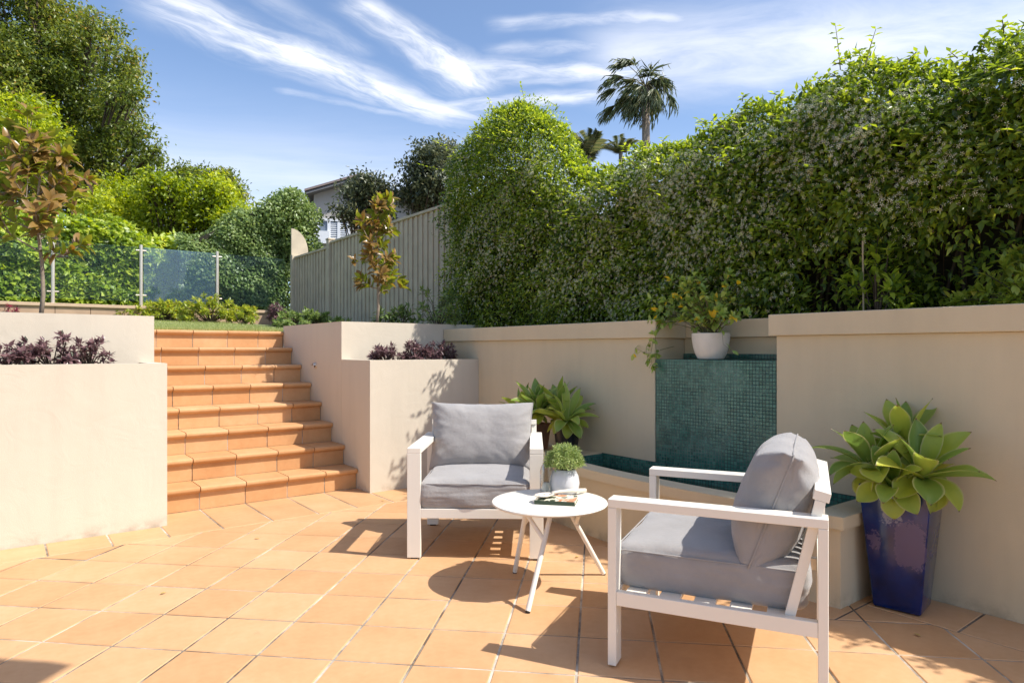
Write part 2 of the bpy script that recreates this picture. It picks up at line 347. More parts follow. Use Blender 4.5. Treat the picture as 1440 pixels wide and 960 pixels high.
def tiles_mesh(name, polys, mat, gap=.0048):
    rng = random.Random(4); vs = []; fs = []; at = []
    for p in polys:
        if len(p) < 3 or area(p) < .0006: continue
        if sum(p[i][0] * p[(i+1) % len(p)][1] - p[(i+1) % len(p)][0] * p[i][1] for i in range(len(p))) < 0: p = p[::-1]
        q = []
        for x in p:
            if not q or math.hypot(x[0]-q[-1][0], x[1]-q[-1][1]) > 2e-3: q.append(tuple(x))
        if math.hypot(q[0][0]-q[-1][0], q[0][1]-q[-1][1]) < 2e-3: q.pop()
        if len(q) < 3: continue
        def inset(poly, d):
            r = list(poly)
            for i in range(len(poly)):
                x0, y0 = poly[i]; x1, y1 = poly[(i+1) % len(poly)]; l = math.hypot(x1-x0, y1-y0)
                if l < 1e-5: continue
                nx, ny = (y1-y0)/l, -(x1-x0)/l; r = clip(r, nx, ny, nx*x0 + ny*y0 - d)
                if len(r) < 3: return None
            return r
        a = inset(q, gap); b = inset(q, gap + .0035) if a else None
        if not a or not b: continue
        h = rng.uniform(-.0007, .0007); n = len(vs); v = rng.random()
        vs += [(x, y, -.012) for x, y in a]; na = len(a); vs += [(x, y, -.003 + h) for x, y in a]
        fs += [(n+i, n+(i+1) % na, n+na+(i+1) % na, n+na+i) for i in range(na)]
        if len(b) == na:
            m = len(vs); vs += [(x, y, h) for x, y in b]
            fs += [(n+na+i, n+na+(i+1) % na, m+(i+1) % na, m+i) for i in range(na)]; fs.append(tuple(range(m, m+na)))
        else:
            m = len(vs); vs += [(x, y, h - .0006) for x, y in b]; fs.append(tuple(range(m, m + len(b)))); fs.append(tuple(range(n+na, n+2*na)))
        at += [v] * (len(vs) - n)
    me = bpy.data.meshes.new(name); me.from_pydata(vs, [], fs)
    A = me.attributes.new('rnd', 'FLOAT', 'POINT'); A.data.foreach_set('value', at)
    return link_mesh(name, me, mat)
su, sv = .3125, .326; c45 = math.sqrt(.5); polys = []
def field(u0, u1, v0, v1): return [((u+v)*c45, (v-u)*c45) for u, v in ((u0, v0), (u1, v0), (u1, v1), (u0, v1))]
for i in range(-28, 24):
    for j in range(-18, 14):
        q = field(-.077 + su*i, -.077 + su*(i+1), 3.112 + sv*j, 3.112 + sv*(j+1))
        q = clip(q, 0, 1, 4.70); q = clip(q, -1, 0, 5.5); q = clip(q, 0, -1, 3.) if q else q
        if not q: continue
        if max(x for x, y in q) <= 3.225: polys.append(q); continue
        a = clip(clip(q, 0, 1, 1.46), 1, 0, 3.225); b = clip(clip(q, 0, -1, -1.46), 1, 0, XW)
        polys += [k for k in (a, b) if k]
def rect(x0, x1, y0, y1): return [(x0, y0), (x1, y0), (x1, y1), (x0, y1)]
x = -4.7
while x < .90: polys.append(rect(x, min(x + .328, .90) if x + .328 < .80 else .862, 4.70, 5.02)); x = x + .328 if x + .328 < .80 else 9
xs_ = [.862, 1.188, 1.516, 1.846, 2.15, 2.455]
for a, b in zip(xs_, xs_[1:]): polys.append(rect(a, b, 4.70, 5.372))
x = 2.455
for w in (.32, .33, .33, .2): polys.append(rect(x, x + w, 4.70, 5.12)); x += w
y = -3.
edges = [1.46, 1.076]
while edges[-1] > -2.6: edges.append(edges[-1] - .33)
for a, b in zip(edges, edges[1:]): polys.append(rect(3.225, XW, b, a))
pav = tiles_mesh('terracotta_paving', polys, M_tile); tag(pav, kind='structure')
gg = MB().add([(-5.6, -3.1, -.0035), (XW + .02, -3.1, -.0035), (XW + .02, 5.45, -.0035), (-5.6, 5.45, -.0035)], [(0, 1, 2, 3)]).build('paving_grout', M_grout); tag(gg, kind='structure')

# ------------------------------------------------------------------ rendered walls and planters
CAPZ = 1.40
t = thing('garden_wall', 'tall beige rendered retaining wall with capping, right of the mosaic water feature', 'wall', (XW, 0, 0))
MB().box(0, .33, -3, 2.10, -.05, 1.278).build('wall', M_wall, t, .004)
MB().box(-.03, .36, -3, 2.135, 1.278, CAPZ).build('capping', M_wall, t, .005)
t = thing('garden_wall', 'beige rendered retaining wall with capping, between the mosaic water feature and the stepped planter', 'wall', (XW, 4, 0))
MB().box(0, .33, -1.0, 1.69, -.05, 1.278).build('wall', M_wall, t, .004)
MB().box(-.03, .36, -1.03, 1.686, 1.278, CAPZ).build('capping', M_wall, t, .005)
# water feature : recess back, mosaic spillway, bow fronted basin
t = thing('water_feature', 'green mosaic water wall falling into a bow-fronted basin', 'fountain', (XW, 2.55, 0))
MB().box(.006, .26, -.447, .447, .30, 1.132).box(.306, .319, -.447, .447, 1.133, 1.17).build('mosaic_spillway', M_mosaic, t, .002)
MB().box(.262, .305, -.447, .447, .9, 1.120).build('water_trough', M_black, t)
MB().box(.32, .46, -.448, .448, 1.0, 1.278).build('recess_wall', M_wall, t, .003)
MB().box(.295, .50, -.414, .418, 1.279, CAPZ - .002).build('capping', M_wall, t, .004)
# basin outline (local): bow between y=1.50 and 4.15
def bow(y, off=0):
    s = (y - 1.5) / 2.65; return 3.075 - .085 * math.sin(math.pi * min(1, max(0, s * 1.15))) - off + .10 * max(0, s - .55)
ys = [1.5 + 2.65 * i / 28 for i in range(29)]
def loopband(off_o, off_i, ya, yb, z0, z1):
    m = MB(); yy = [ya + (yb - ya) * i / 28 for i in range(29)]
    for k in range(28):
        pts = [(bow(yy[k], off_o), yy[k]), (bow(yy[k], off_i), yy[k]), (bow(yy[k+1], off_i), yy[k+1]), (bow(yy[k+1], off_o), yy[k+1])]
        pts = [(x - XW, y - 2.55) for x, y in pts]; n = len(m.v)
        m.v += [(x, y, z0) for x, y in pts] + [(x, y, z1) for x, y in pts]
        m.f += [(n, n+3, n+2, n+1)][:0]
        m.f += [(n+4, n+5, n+6, n+7), (n+1, n+2, n+6, n+5), (n, n+4, n+7, n+3), (n, n+1, n+2, n+3)]
        if k == 0: m.f.append((n, n+1, n+5, n+4))
        if k == 27: m.f.append((n+3, n+7, n+6, n+2))
    bm_ = m; return bm_
def weld(o, d=1e-4):
    bm = bmesh.new(); bm.from_mesh(o.data); bmesh.ops.remove_doubles(bm, verts=bm.verts, dist=d)
    bmesh.ops.recalc_face_normals(bm, faces=bm.faces); bm.to_mesh(o.data); bm.free(); return o
ZB = .43
weld(loopband(0, -.11, 1.5, 4.15, -.05, ZB - .058).build('basin_wall', M_wall, t))
MB().box(3.185 - XW, -.002, 1.5 - 2.55, 1.62 - 2.55, -.05, ZB - .058).build('basin_end_wall', M_wall, t); bw = MB().box(3.30 - XW, -.002, 3.50 - 2.55, 4.15 - 2.55, -.05, ZB - .058)
bw.build('basin_end_wall', M_wall, t)
M_cap = plain('grey_rendered_coping', (.47, .44, .38), .8, var=.08, nscale=6, bmp=.3, bscale=150)
weld(loopband(.025, -.12, 1.475, 4.15, ZB - .058, ZB).build('basin_coping', M_wall, t))
MB().box(3.195 - XW, -.002, 1.475 - 2.55, 1.625 - 2.55, ZB - .058, ZB - .001).build('basin_end_coping', M_wall, t); MB().box(3.26 - XW, -.002, 3.50 - 2.55, 4.15 - 2.55, ZB - .058, ZB - .001).build('basin_end_coping', M_wall, t)
liner = MB(); yy = [1.62 + 1.88 * i / 20 for i in range(21)]
for k in range(20):
    a = (bow(yy[k], -.118) - XW, yy[k] - 2.55); b = (bow(yy[k+1], -.118) - XW, yy[k+1] - 2.55)
    liner.add([(a[0], a[1], .10), (b[0], b[1], .10), (b[0], b[1], ZB - .004), (a[0], a[1], ZB - .004)], [(0, 1, 2, 3)])
    liner.add([(a[0], a[1], .101), (b[0], b[1], .101), (0, b[1], .101), (0, a[1], .101)], [(0, 1, 2, 3)])
liner.box(-.008, -.0015, 1.625 - 2.55, 3.498 - 2.55, .10, ZB + .002)
liner.box(3.2 - XW, -.009, 3.488 - 2.55, 3.497 - 2.55, .10, ZB - .003); liner.box(3.2 - XW, -.009, 1.626 - 2.55, 1.634 - 2.55, .10, ZB - .003)
liner.build('basin_mosaic', M_mosaic, t)
wt = MB()
for k in range(20):
    a = (bow(yy[k], -.119) - XW, yy[k] - 2.55); b = (bow(yy[k+1], -.119) - XW, yy[k+1] - 2.55)
    wt.add([(a[0], a[1], .345), (b[0], b[1], .345), (-.009, b[1], .345), (-.009, a[1], .345)], [(0, 1, 2, 3)])
weld(wt.build('basin_water', M_water, t))
MB().box(.26, .30, -.445, .445, 1.121, 1.124).build('spill_water', M_water, t)

def planter(name, label, x0, x1, y0, y1, ztop, rim, soil, mat, open_sides=()):
    t = thing(name, label, 'planter', ((x0 + x1) / 2, y0, 0)); ox, oy = -(x0 + x1) / 2, -y0
    m = MB(); m.box(x0+ox, x1+ox, y0+oy, y0+rim+oy, -.05, ztop)
    if 'l' not in open_sides: m.box(x0+ox, x0+rim+ox, y0+rim+oy, y1+oy, -.05, ztop)
    if 'r' not in open_sides: m.box(x1-rim+ox, x1+ox, y0+rim+oy, y1+oy, -.05, ztop)
    o = m.build('wall', mat, t); weld(o)
    xa = x0 + (0 if 'l' in open_sides else rim); xb = x1 - (0 if 'r' in open_sides else rim)
    MB().box(xa+ox, xb+ox, y0+rim+oy, y1+oy, ztop - .3, ztop - soil).build('soil', M_soil, t); return t
planter('raised_planter', 'long pale rendered lower planter left of the steps, burgundy shrubs in its trough', -4.5, .903, YL, 5.50, 1.105, .10, .03, M_wall_lt, ('l',))
planter('raised_planter', 'pale rendered upper planter left of the steps, behind the burgundy shrubs', -4.5, .903, 5.503, 7.30, 1.445, .11, .05, M_wall_lt, ('l',))
planter('raised_planter', 'pale rendered lower planter right of the steps, burgundy shrubs in its trough', 2.446, XW - .002, YR, 5.69, 1.108, .10, .03, M_wall_lt, ('r',))
planter('raised_planter', 'pale rendered upper planter right of the steps with a small tree rising from it', 2.446, 4.0, 5.693, 7.25, 1.452, .11, .05, M_wall_lt, ('r',))

# steps
t = thing('garden_steps', 'flight of eight terracotta tiled steps climbing to the lawn', 'steps', (1.67, 5.37, 0))
core = MB(); rise, go, SX0, SX1 = .1741, .2695, .905, 2.444
for i in range(8):
    y0 = 5.378 + go * i; core.box(SX0 - 1.67, SX1 - 1.67, y0 - 5.37, y0 + go - 5.37 if i < 7 else 2.03, -.05 if i == 0 else rise * i - .012, rise * (i + 1) - .012)
core.build('step_core', M_grout, t)
jx = [SX0, 1.198, 1.526, 1.856, 2.168, SX1]
rng = random.Random(3)
for i in range(8):
    y0 = 5.370 + go * i; zt = rise * (i + 1); vs = []; fs = []; at = []
    zb = rise * i + .001
    prof = [(.004, zb), (.004, zt - .052), (-.004, zt - .046), (-.022, zt - .040), (-.031, zt - .030), (-.034, zt - .018), (-.031, zt - .007), (-.022, zt - .0015), (-.008, zt), (go - .002, zt), (go - .002, zt - .011), (.02, zt - .011), (.02, zb)]
    jj = [x + (.012 * (i - 3.5) / 4 if 0 < k < 5 else 0) + (rng.uniform(-.004, .004) if 0 < k < 5 else 0) for k, x in enumerate(jx)]
    for a, b in zip(jj, jj[1:]):
        n = len(vs); k = len(prof); xa, xb = a + .0035 - 1.67, b - .0035 - 1.67; dy = rng.uniform(-.0015, .0015)
        vs += [(xa, y0 + dy - 5.37 + p, z) for p, z in prof] + [(xb, y0 + dy - 5.37 + p, z) for p, z in prof]
        fs += [(n+j, n+(j+1) % k, n+k+(j+1) % k, n+k+j) for j in range(k)]; fs += [tuple(range(n+k-1, n-1, -1)), tuple(range(n+k, n+2*k))]
        at += [rng.random()] * (2 * k)
    me = bpy.data.meshes.new('step'); me.from_pydata(vs, [], fs); A = me.attributes.new('rnd', 'FLOAT', 'POINT'); A.data.foreach_set('value', at)
    bm = bmesh.new(); bm.from_mesh(me); bmesh.ops.recalc_face_normals(bm, faces=bm.faces)
    bm.to_mesh(me); bm.free()
    for p in me.polygons: p.use_smooth = True
    try: me.set_sharp_from_angle(angle=R(40))
    except Exception: pass
    link_mesh('step', me, M_step, t)
# step light on the side wall
t = thing('step_light', 'small round metal step light on the side wall of the steps', 'wall light', (2.446, 6.31, 1.04))
Mx = Matrix.Rotation(R(-90), 4, 'Y')
MB().lathe([(.030, .0), (.030, .006), (.026, .010), (.020, .010)], 24, Mx).build('fitting', M_steel, t, smooth='auto')
MB().lathe([(.019, .009), (.016, .012), (.0, .013)], 24, Mx, True).build('lens', plain('smoked_lens', (.05, .04, .03), .15), t, smooth='auto')
hd = MB(); n_ = 10
vs = []; fs = []
for j in range(n_ + 1):
    g_ = math.pi * j / n_; vs += [(-.008, .028 * math.cos(g_), .006 + .026 * math.sin(g_)), (-.034, .022 * math.cos(g_), .002 + .020 * math.sin(g_))]
for j in range(n_): fs.append((2*j, 2*j+1, 2*j+3, 2*j+2))
hd.add(vs, fs).build('hood', M_steel, t, smooth=True)

# upper garden: sloping lawn and beds
def zl(y): return 1.392 + max(0, y - 7.5) * .0600
lawn_m = plain('lawn_soil', (.17, .20, .08), .95, var=.25, nscale=20, bmp=.5, bscale=80)
m = MB(); yy = [7.385, 7.6, 9, 11, 12.3]
vs = []; fs = []
for yv in yy: vs += [(-9, yv, zl(yv) - .02), (4.3, yv, zl(yv) - .02)]
for i in range(4): fs.append((2*i, 2*i+1, 2*i+3, 2*i+2))
o = m.add(vs, fs).build('lawn', lawn_m); tag(o, kind='structure')
m = MB().add([(-60, 12.2, 1.62), (4.5, 12.2, 1.62), (4.5, 5.7, 1.15), (3.85, 5.7, 1.15), (3.85, -8, 1.15), (60, -8, 1.0), (60, 90, 2.0), (-60, 90, 2.0)], [(0, 1, 2, 3, 4, 5, 6, 7)])
o = m.build('upper_ground', gm); tag(o, kind='structure')
rg = np.random.default_rng(5)
n = 46000; yv = 7.37 + (12 - 7.37) * rg.random(n) ** 2.2; xv = .88 + 1.9 * rg.random(n) + np.maximum(0, yv - 7.4) * .15 * (rg.random(n) - .3)
P = np.stack([xv, yv, 1.37 + np.maximum(0, yv - 7.5) * .06], 1); A = np.stack([rg.normal(0, .5, n), rg.normal(0, .5, n) - .15, np.ones(n)], 1)
TRI = (np.array([[0, -.5, 0], [0, .5, 0], [1, 0, 0]]), np.array([[0, 1, 2]]))
o = leaves('grass', P, A, unit(rg, n), .035 + .035 * rg.random(n), .006, M_grass, None, rg, TRI); tag(o, 'short green lawn grass at the top of the steps', 'grass', kind='stuff')

# low tiled wall at the back of the lawn
t = thing('low_garden_wall', 'low tan tiled wall with coping behind the lawn shrubs, under the glass fence', 'wall', (0, 12, 1.6))
Mlow = plain('tan_wall_tile', (.40, .27, .18), .8, var=.12, nscale=4)
m = MB(); x = -7.
while x < 4.2: m.box(x + .003, min(x + .45, 4.2) - .003, 0, .2, -.1, .238); x += .45
m.build('wall', Mlow, t, .003)
MB().box(-7, 4.2, -.03, .25, .240, .290).build('coping', plain('tan_coping', (.50, .36, .24), .8), t, .006)

# glass fence
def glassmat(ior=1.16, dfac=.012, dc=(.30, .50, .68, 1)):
    m, t, p, o = new_mat('glass_painted_sky_mix'); p.inputs['Base Color'].default_value = (.80, .93, .97, 1); p.inputs['Roughness'].default_value = .0
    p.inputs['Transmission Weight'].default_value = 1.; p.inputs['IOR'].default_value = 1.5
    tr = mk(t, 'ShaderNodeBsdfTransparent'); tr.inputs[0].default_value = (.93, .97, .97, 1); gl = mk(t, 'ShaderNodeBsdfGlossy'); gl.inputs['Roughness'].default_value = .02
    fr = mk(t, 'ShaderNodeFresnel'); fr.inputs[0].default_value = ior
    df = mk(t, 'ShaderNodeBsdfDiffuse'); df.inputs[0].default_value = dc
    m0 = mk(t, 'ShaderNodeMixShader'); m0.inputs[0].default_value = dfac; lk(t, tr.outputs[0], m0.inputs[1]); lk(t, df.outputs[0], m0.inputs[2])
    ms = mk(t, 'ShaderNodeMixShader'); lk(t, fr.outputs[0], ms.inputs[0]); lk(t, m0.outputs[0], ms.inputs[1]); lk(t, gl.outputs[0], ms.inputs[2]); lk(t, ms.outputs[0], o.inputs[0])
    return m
M_glass = glassmat(); M_glass_painted_sky = glassmat(1.42, .10, (.34, .56, .78, 1))  # second glass: sky reflection put in as blue diffuse colour
t = thing('glass_fence', 'frameless glass pool fence on round steel posts, one panel coloured with reflected sky', 'fence', (1.2, 12.12, 1.89))
px_ = [-2.9, -1.72, -.55, .63, 1.8, 2.955]
for i, x in enumerate(px_):
    MB().tube([(x-1.2, 0, 0), (x-1.2, 0, .99)], .026, 16).build('post', M_steel, t, smooth='auto')
    for z in (.18, .90): MB().tube([(x-1.2-.075, 0, z), (x-1.2+.075, 0, z)], .012, 10).build('clamp', M_steel, t, smooth='auto')
for a, b in zip(px_, px_[1:] + [4.15]):
    MB().box(a-1.2+.035, b-1.2-.035, -.005, .005, .08, .955).build('glass_panel', M_glass_painted_sky if abs(a - 1.8) < .01 else M_glass, t)

# timber paling fence, plane x = 4.24
t = thing('paling_fence', 'tall grey timber paling fence with capped top behind the right planter', 'fence', (4.24, 9, 1.4))
rng = random.Random(8); y = 6.2 - 9; m = MB(); k = 0
while y < 11.85 - 9:
    hgt = 1.53 if y < 10.25 - 9 else 1.46
    m.box(-.012 + rng.uniform(-.002, .002), .006, y, y + .098, 0, hgt - .03)
    m.box(-.030 + rng.uniform(-.002, .002), -.0135, y + .084, y + .142, 0, hgt - .03)
    y += .128
m.build('palings', M_fence, t, .002)
m = MB().box(.007, .05, 6.2-9, 2.85, .25, .33).box(.007, .05, 6.2-9, 2.85, 1.1, 1.18); m.build('rail', M_fence, t)
MB().box(-.05, .06, 6.2-9, 1.22, 1.50, 1.535).build('capping', M_fence, t, .004)
MB().box(-.05, .06, 1.25, 2.85, 1.43, 1.465).build('capping', M_fence, t, .004)
MB().box(-.07, .03, 1.215, 1.315, 0, 1.56).box(-.08, .04, 1.205, 1.325, 1.56, 1.585).build('post', M_fence, t, .004)
MB().box(-.08, .05, 2.86, 2.96, -.05, 1.50).build('post', M_fence, t, .004)
# rounded screen board at the end of the fence
t = thing('fence_board', 'grey board with a rounded top at the far end of the timber fence', 'board', (4.36, 11.90, 1.4))
pts = [(-.20, 1.45), (.11, 1.45)] + [(.11 - .31 * (1 - math.cos(a)) , 1.56 + .42 * math.sin(a)) for a in [math.pi / 2 * i / 8 for i in range(9)]] 
m = MB(); n = len(pts); m.add([(x, 0, z) for x, z in pts] + [(x, .03, z) for x, z in pts], [tuple(range(n)), tuple(range(2*n-1, n-1, -1))] + [(i, (i+1) % n, n+(i+1) % n, n+i) for i in range(n)])
m.build('board', M_fence, t, .003)
MB().box(-.05, .03, .04, .10, -.02, 1.5).build('support', M_fence, t, .003)

# ------------------------------------------------------------------ far house
t = thing('house', 'grey gabled house with white shuttered window beyond the timber fence', 'house', proj_at(505, 330, 32) - Vector((0, 0, 6.7)), -YAW - math.atan((505 - 720) / 933) * 1)
hz = t.location.z; k_ = 32 / 933 * 1.0
def hx(px): return (px - 505) * k_ * 1.02
def hzv(py): return 1.2 + (491 - py) * 32 / 933 - hz
Mh = plain('grey_stucco', (.40, .375, .345), .9, var=.05, nscale=1); Mhw = plain('white_trim', (.70, .72, .74), .6, var=.03); Mroof = plain('terracotta_roof', (.24, .19, .175), .8, var=.15, nscale=3)
gab = [(hx(445), hzv(420)), (hx(590), hzv(420)), (hx(590), hzv(295)), (hx(508), hzv(252)), (hx(445), hzv(277))]
m = MB(); n = 5; m.add([(x, 0, z) for x, z in gab] + [(x, 6, z) for x, z in gab], [tuple(range(n)), tuple(range(2*n-1, n-1, -1))] + [(i, (i+1) % n, n+(i+1) % n, n+i) for i in range(n)])
m.build('wall', Mh, t)
Mgr = plain('dark_grey_barge', (.16, .16, .165), .8)
def slope(xa, za, xb, zb, th, y0, y1, mat, name):
    MB().add([(xa, y0, za), (xb, y0, zb), (xb, y0, zb + th), (xa, y0, za + th), (xa, y1, za), (xb, y1, zb), (xb, y1, zb + th), (xa, y1, za + th)],
             [(0, 1, 2, 3), (4, 7, 6, 5), (0, 4, 5, 1), (1, 5, 6, 2), (2, 6, 7, 3), (3, 7, 4, 0)]).build(name, mat, t)
slope(hx(436), hzv(280), hx(508), hzv(254), .10, -.55, 6.2, Mgr, 'eave'); slope(hx(508), hzv(254), hx(606), hzv(305), .10, -.55, 6.2, Mgr, 'eave')
slope(hx(434), hzv(276.5), hx(508), hzv(249.8), .10, -.6, 6.3, Mroof, 'roof'); slope(hx(508), hzv(249.8), hx(608), hzv(301), .10, -.6, 6.3, Mroof, 'roof')
w = MB()
w.box(hx(448), hx(496), -.10, -.02, hzv(313), hzv(310)).box(hx(448), hx(496), -.10, -.02, hzv(342), hzv(338))
for px in (448, 463, 476, 489): w.box(hx(px), hx(px) + .14, -.09, -.02, hzv(338), hzv(313))
wf = w.build('window', Mhw, t)
MB().box(hx(450), hx(490), -.03, -.018, hzv(338), hzv(313)).build('pane', plain('dark_pane', (.16, .19, .23), .2), wf)
w = MB()
for a, b in ((467, 476), (479.5, 489)):
    z = hzv(337)
    while z < hzv(314): w.box(hx(a), hx(b), -.06, -.035, z, z + .05); z += .1
w.build('shutter', Mhw, wf)
MB().box(hx(445), hx(466), -.3, -.02, hzv(345), hzv(328)).build('balustrade', Mhw, t)

# ------------------------------------------------------------------ foliage builders
def clump_tree(name, label, base, clumps, leaf, nleaf, mat, trunk_mat=None, trunk_r=.15, seed=1, group=None, cat='tree', core=0.0, flat=.75, tpl=LO):
    rg = np.random.default_rng(seed); base = Vector(base)
    t = thing(name, label, cat, base, 0, group); Ps = []; As = []; Ns = []
    tot = sum(r ** 2 for *_, r in clumps)
    for (cx, cy, cz, r) in clumps:
        n = int(nleaf * r * r / tot); 
        d = unit(rg, n); rad = r * (rg.random(n) ** .33); lump = 1 + .34 * np.sin(d[:, 0] * 5 + cx * 3) * np.cos(d[:, 2] * 4 + cy)
        p = d * (rad * lump)[:, None] * np.array([1, 1, flat]) + np.array([cx, cy, cz]) - np.array(base)
        # gather into twig ends so that gaps show
        kt = max(8, n // 34); tw = p[rg.integers(0, n, kt)]; idx = rg.integers(0, kt, n)
        ctr_ = np.array([cx, cy, cz]) - np.array(base); ext_ = 1 + .30 * rg.random(kt) ** 3; tw = ctr_ + (tw - ctr_) * ext_[:, None]; p = tw[idx] * .96 + p * .04 + rg.normal(0, leaf * 1.35, (n, 3)) * np.array([1, 1, .7]); d = nrm(tw[idx] - ctr_) * .7 + unit(rg, n) * .3
        Ps.append(p); As.append(d * .6 + rg.normal(0, .6, (n, 3)) + np.array([0, 0, -.15])); Ns.append(d * .5 + np.array([0, 0, .8]) + rg.normal(0, .5, (n, 3)))
    P = np.concatenate(Ps); nn = len(P)
    tone = np.clip(rg.normal(.45, .26, nn) + .15 * np.sin(P[:, 0] * 2.1 + P[:, 2] * 1.7), 0, 1)
    leaves('crown', P, np.concatenate(As), np.concatenate(Ns), leaf * (.7 + .6 * rg.random(nn)), leaf * .48 * (.8 + .4 * rg.random(nn)), mat, t, rg, tpl, tone)
    m = MB(); zb = min(c[2] for c in clumps); top = Vector((clumps[0][0], clumps[0][1], clumps[0][2])) - base
    cxm = sum((Vector(c[:3]) for c in clumps), Vector()) / len(clumps) - base; fork = Vector((cxm.x * .8, cxm.y * .8 + .4, max(.3, cxm.z * .55)))
    m.tube([(0, 0, -.1), fork * .5, fork], [trunk_r, trunk_r * .85, trunk_r * .7], 8)
    for c in clumps:
        e = Vector(c[:3]) - base; md = fork.lerp(e, .5) + Vector((rg.normal(0, .05), rg.normal(0, .05), -.08 * (e - fork).length))
        if (e - fork).length < 2.2: m.tube([fork, md, e], [min(.05, trunk_r * .30), min(.03, trunk_r * .16), .008], 6, cap=False)
        for q in range(3):
            dd = Vector(unit(rg, 1)[0]) * c[3] * .85; m.tube([md.lerp(e, .6), e + dd * .5, e + dd], [trunk_r * .18, trunk_r * .1, trunk_r * .04], 5, cap=False)
    m.build('trunk', trunk_mat or M_bark_dark, t, smooth=True)
    return t
def clumps_from(pts, d, seed, jit=.3, sub=3, subr=.55):
    rg = np.random.default_rng(seed); out = []
    for (px, py, r) in pts:
        c = proj_at(px, py, d + rg.normal(0, jit)); R_ = r * d / 933; out.append((c.x, c.y, c.z, R_))
        for k in range(sub):
            u = unit(rg, 1)[0] * R_ * .85; out.append((c.x + u[0], c.y + u[1], c.z + u[2], R_ * subr))
    return out
big = clumps_from([(15,30,48),(60,10,40),(0,95,55),(60,80,50),(100,50,38),(133,48,26),(118,105,45),(160,85,26),(80,150,52),(140,145,42),(178,128,24),(30,150,50),(120,190,48),(165,178,36),(195,200,24),(150,235,42),(195,240,32),(90,220,46),(218,262,20),(215,222,12),(182,92,14),(-40,60,60),(-30,160,60),(40,270,46),(120,280,46),(175,295,36),(60,215,50),(205,285,26),(225,262,16)], 17, 11, .7, 4)
b0 = proj_at(70, 400, 17.3)
clump_tree('evergreen_tree', 'tallest dark evergreen tree at the upper left', (b0.x, b0.y, 1.7), big, .11, 84000, M_oak, None, .12, 21)
br = clumps_from([(15,170,42),(45,190,32),(5,225,40),(-25,190,40),(50,150,18),(35,240,24)], 14.2, 12, .3, 3)
b0 = proj_at(10, 400, 14.2)
clump_tree('lime_tree', 'lime green leafy tree at the left edge in front of the dark evergreen', (b0.x, b0.y, 1.7), br, .10, 9000, M_bright, None, .10, 22)
md = clumps_from([(190,300,32),(235,300,34),(280,300,32),(315,285,24),(245,272,20),(290,268,22),(160,320,28),(325,310,18),(205,330,30),(260,335,30),(310,335,24),(175,270,26),(150,290,30),(212,262,18),(335,300,14)], 14.6, 13, .25, 3)
b0 = proj_at(250, 400, 14.8)
clump_tree('rounded_tree', 'low rounded bright green tree behind the glass fence', (b0.x, b0.y, 1.7), md, .10, 26000, M_bright, None, .12, 23)
md = clumps_from([(262,246,14),(318,262,16),(305,258,16),(333,276,10),(250,255,12),(290,258,14)], 17, 14, .3, 3)
b0 = proj_at(290, 400, 17)
clump_tree('brownish_tree', 'brown-tinged tree top showing above the rounded bright green tree', (b0.x, b0.y, 1.7), md, .10, 8000, M_oak, None, .10, 24)
md = clumps_from([(515,262,18),(500,270,14),(533,268,14),(518,285,16),(488,298,13),(510,310,16),(545,278,10),(535,300,14)], 13.2, 15, .25, 3)
b0 = proj_at(520, 400, 13.2)
clump_tree('olive_tree', 'small dark grey-green tree in front of the far house gable', (b0.x, b0.y, 1.5), md, .085, 6500, M_olive, None, .07, 25)
md = clumps_from([(605,218,20),(590,245,20),(618,250,24),(580,280,16),(610,285,22),(598,262,22),(628,225,20)], 12.6, 16, .25, 3)
b0 = proj_at(605, 400, 12.6)
clump_tree('olive_tree', 'dark grey-green tree between the timber fence and the tall jasmine hump', (b0.x, b0.y, 1.5), md, .085, 9000, M_olive, None, .08, 26)

# leafy wall builder: covers a surface x=f / y=f with leaves
def hedge_sheet(rg, n, fn, depth):
    """fn(rng,n) gives points on the outer face and outward normals"""
    P, D = fn(rg, n); k = rg.exponential(depth, n); return P - D * k[:, None], D
# ivy wall behind the glass, plane y ~ 13
def vn(x, y, s):   # cheap lumpy noise
    return (np.sin(x * s * 1.7 + 1.3 * np.sin(y * s * 1.1)) * np.cos(y * s * 1.9 + 1.7 * np.sin(x * s * .7)) + .5 * np.sin(x * s * 4.1 + y * s * 2.3) * np.cos(y * s * 3.7 - x * s)) / 1.5
def sheet_y(y0, x0, x1, z0, topf, amp=.12):
    def f(rg, n):
        x = x0 + (x1 - x0) * rg.random(n); zt = topf(x); z = z0 + (zt - z0) * rg.random(n)
        edge = np.clip((z - (zt - .35)) / .35, 0, 1)
        y = y0 - amp * vn(x, z, 2.2) + edge ** 2 * .35
        D = np.stack([rg.normal(0, .15, n), -np.ones(n), .2 + 1.2 * edge], 1); return np.stack([x, y, z], 1), nrm(D)
    return f
def ivy_wall(name, label, mat, f, n, leaf, seed, tonefreq=2., base=(0, 0, 0)):
    rg = np.random.default_rng(seed); t = thing(name, label, 'hedge', base)
    P, D = hedge_sheet(rg, n, f, .05); P = P - np.array(base)
    A = D * .45 + rg.normal(0, .5, (n, 3)) + np.array([0, 0, -.5]); N = D + rg.normal(0, .45, (n, 3)) + np.array([0, 0, .5])
    tone = np.clip(rg.normal(.45, .28, n) + .2 * vn(P[:, 0], P[:, 2], tonefreq), 0, 1)
    leaves('foliage', P, A, N, leaf * (.7 + .6 * rg.random(n)), leaf * .75 * (.8 + .4 * rg.random(n)), mat, t, rg, LO, tone); return t
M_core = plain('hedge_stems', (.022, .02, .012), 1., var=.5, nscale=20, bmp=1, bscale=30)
topA = lambda x: 3.45 + .12 * np.sin(x * 2.1) + .1 * np.sin(x * 5)
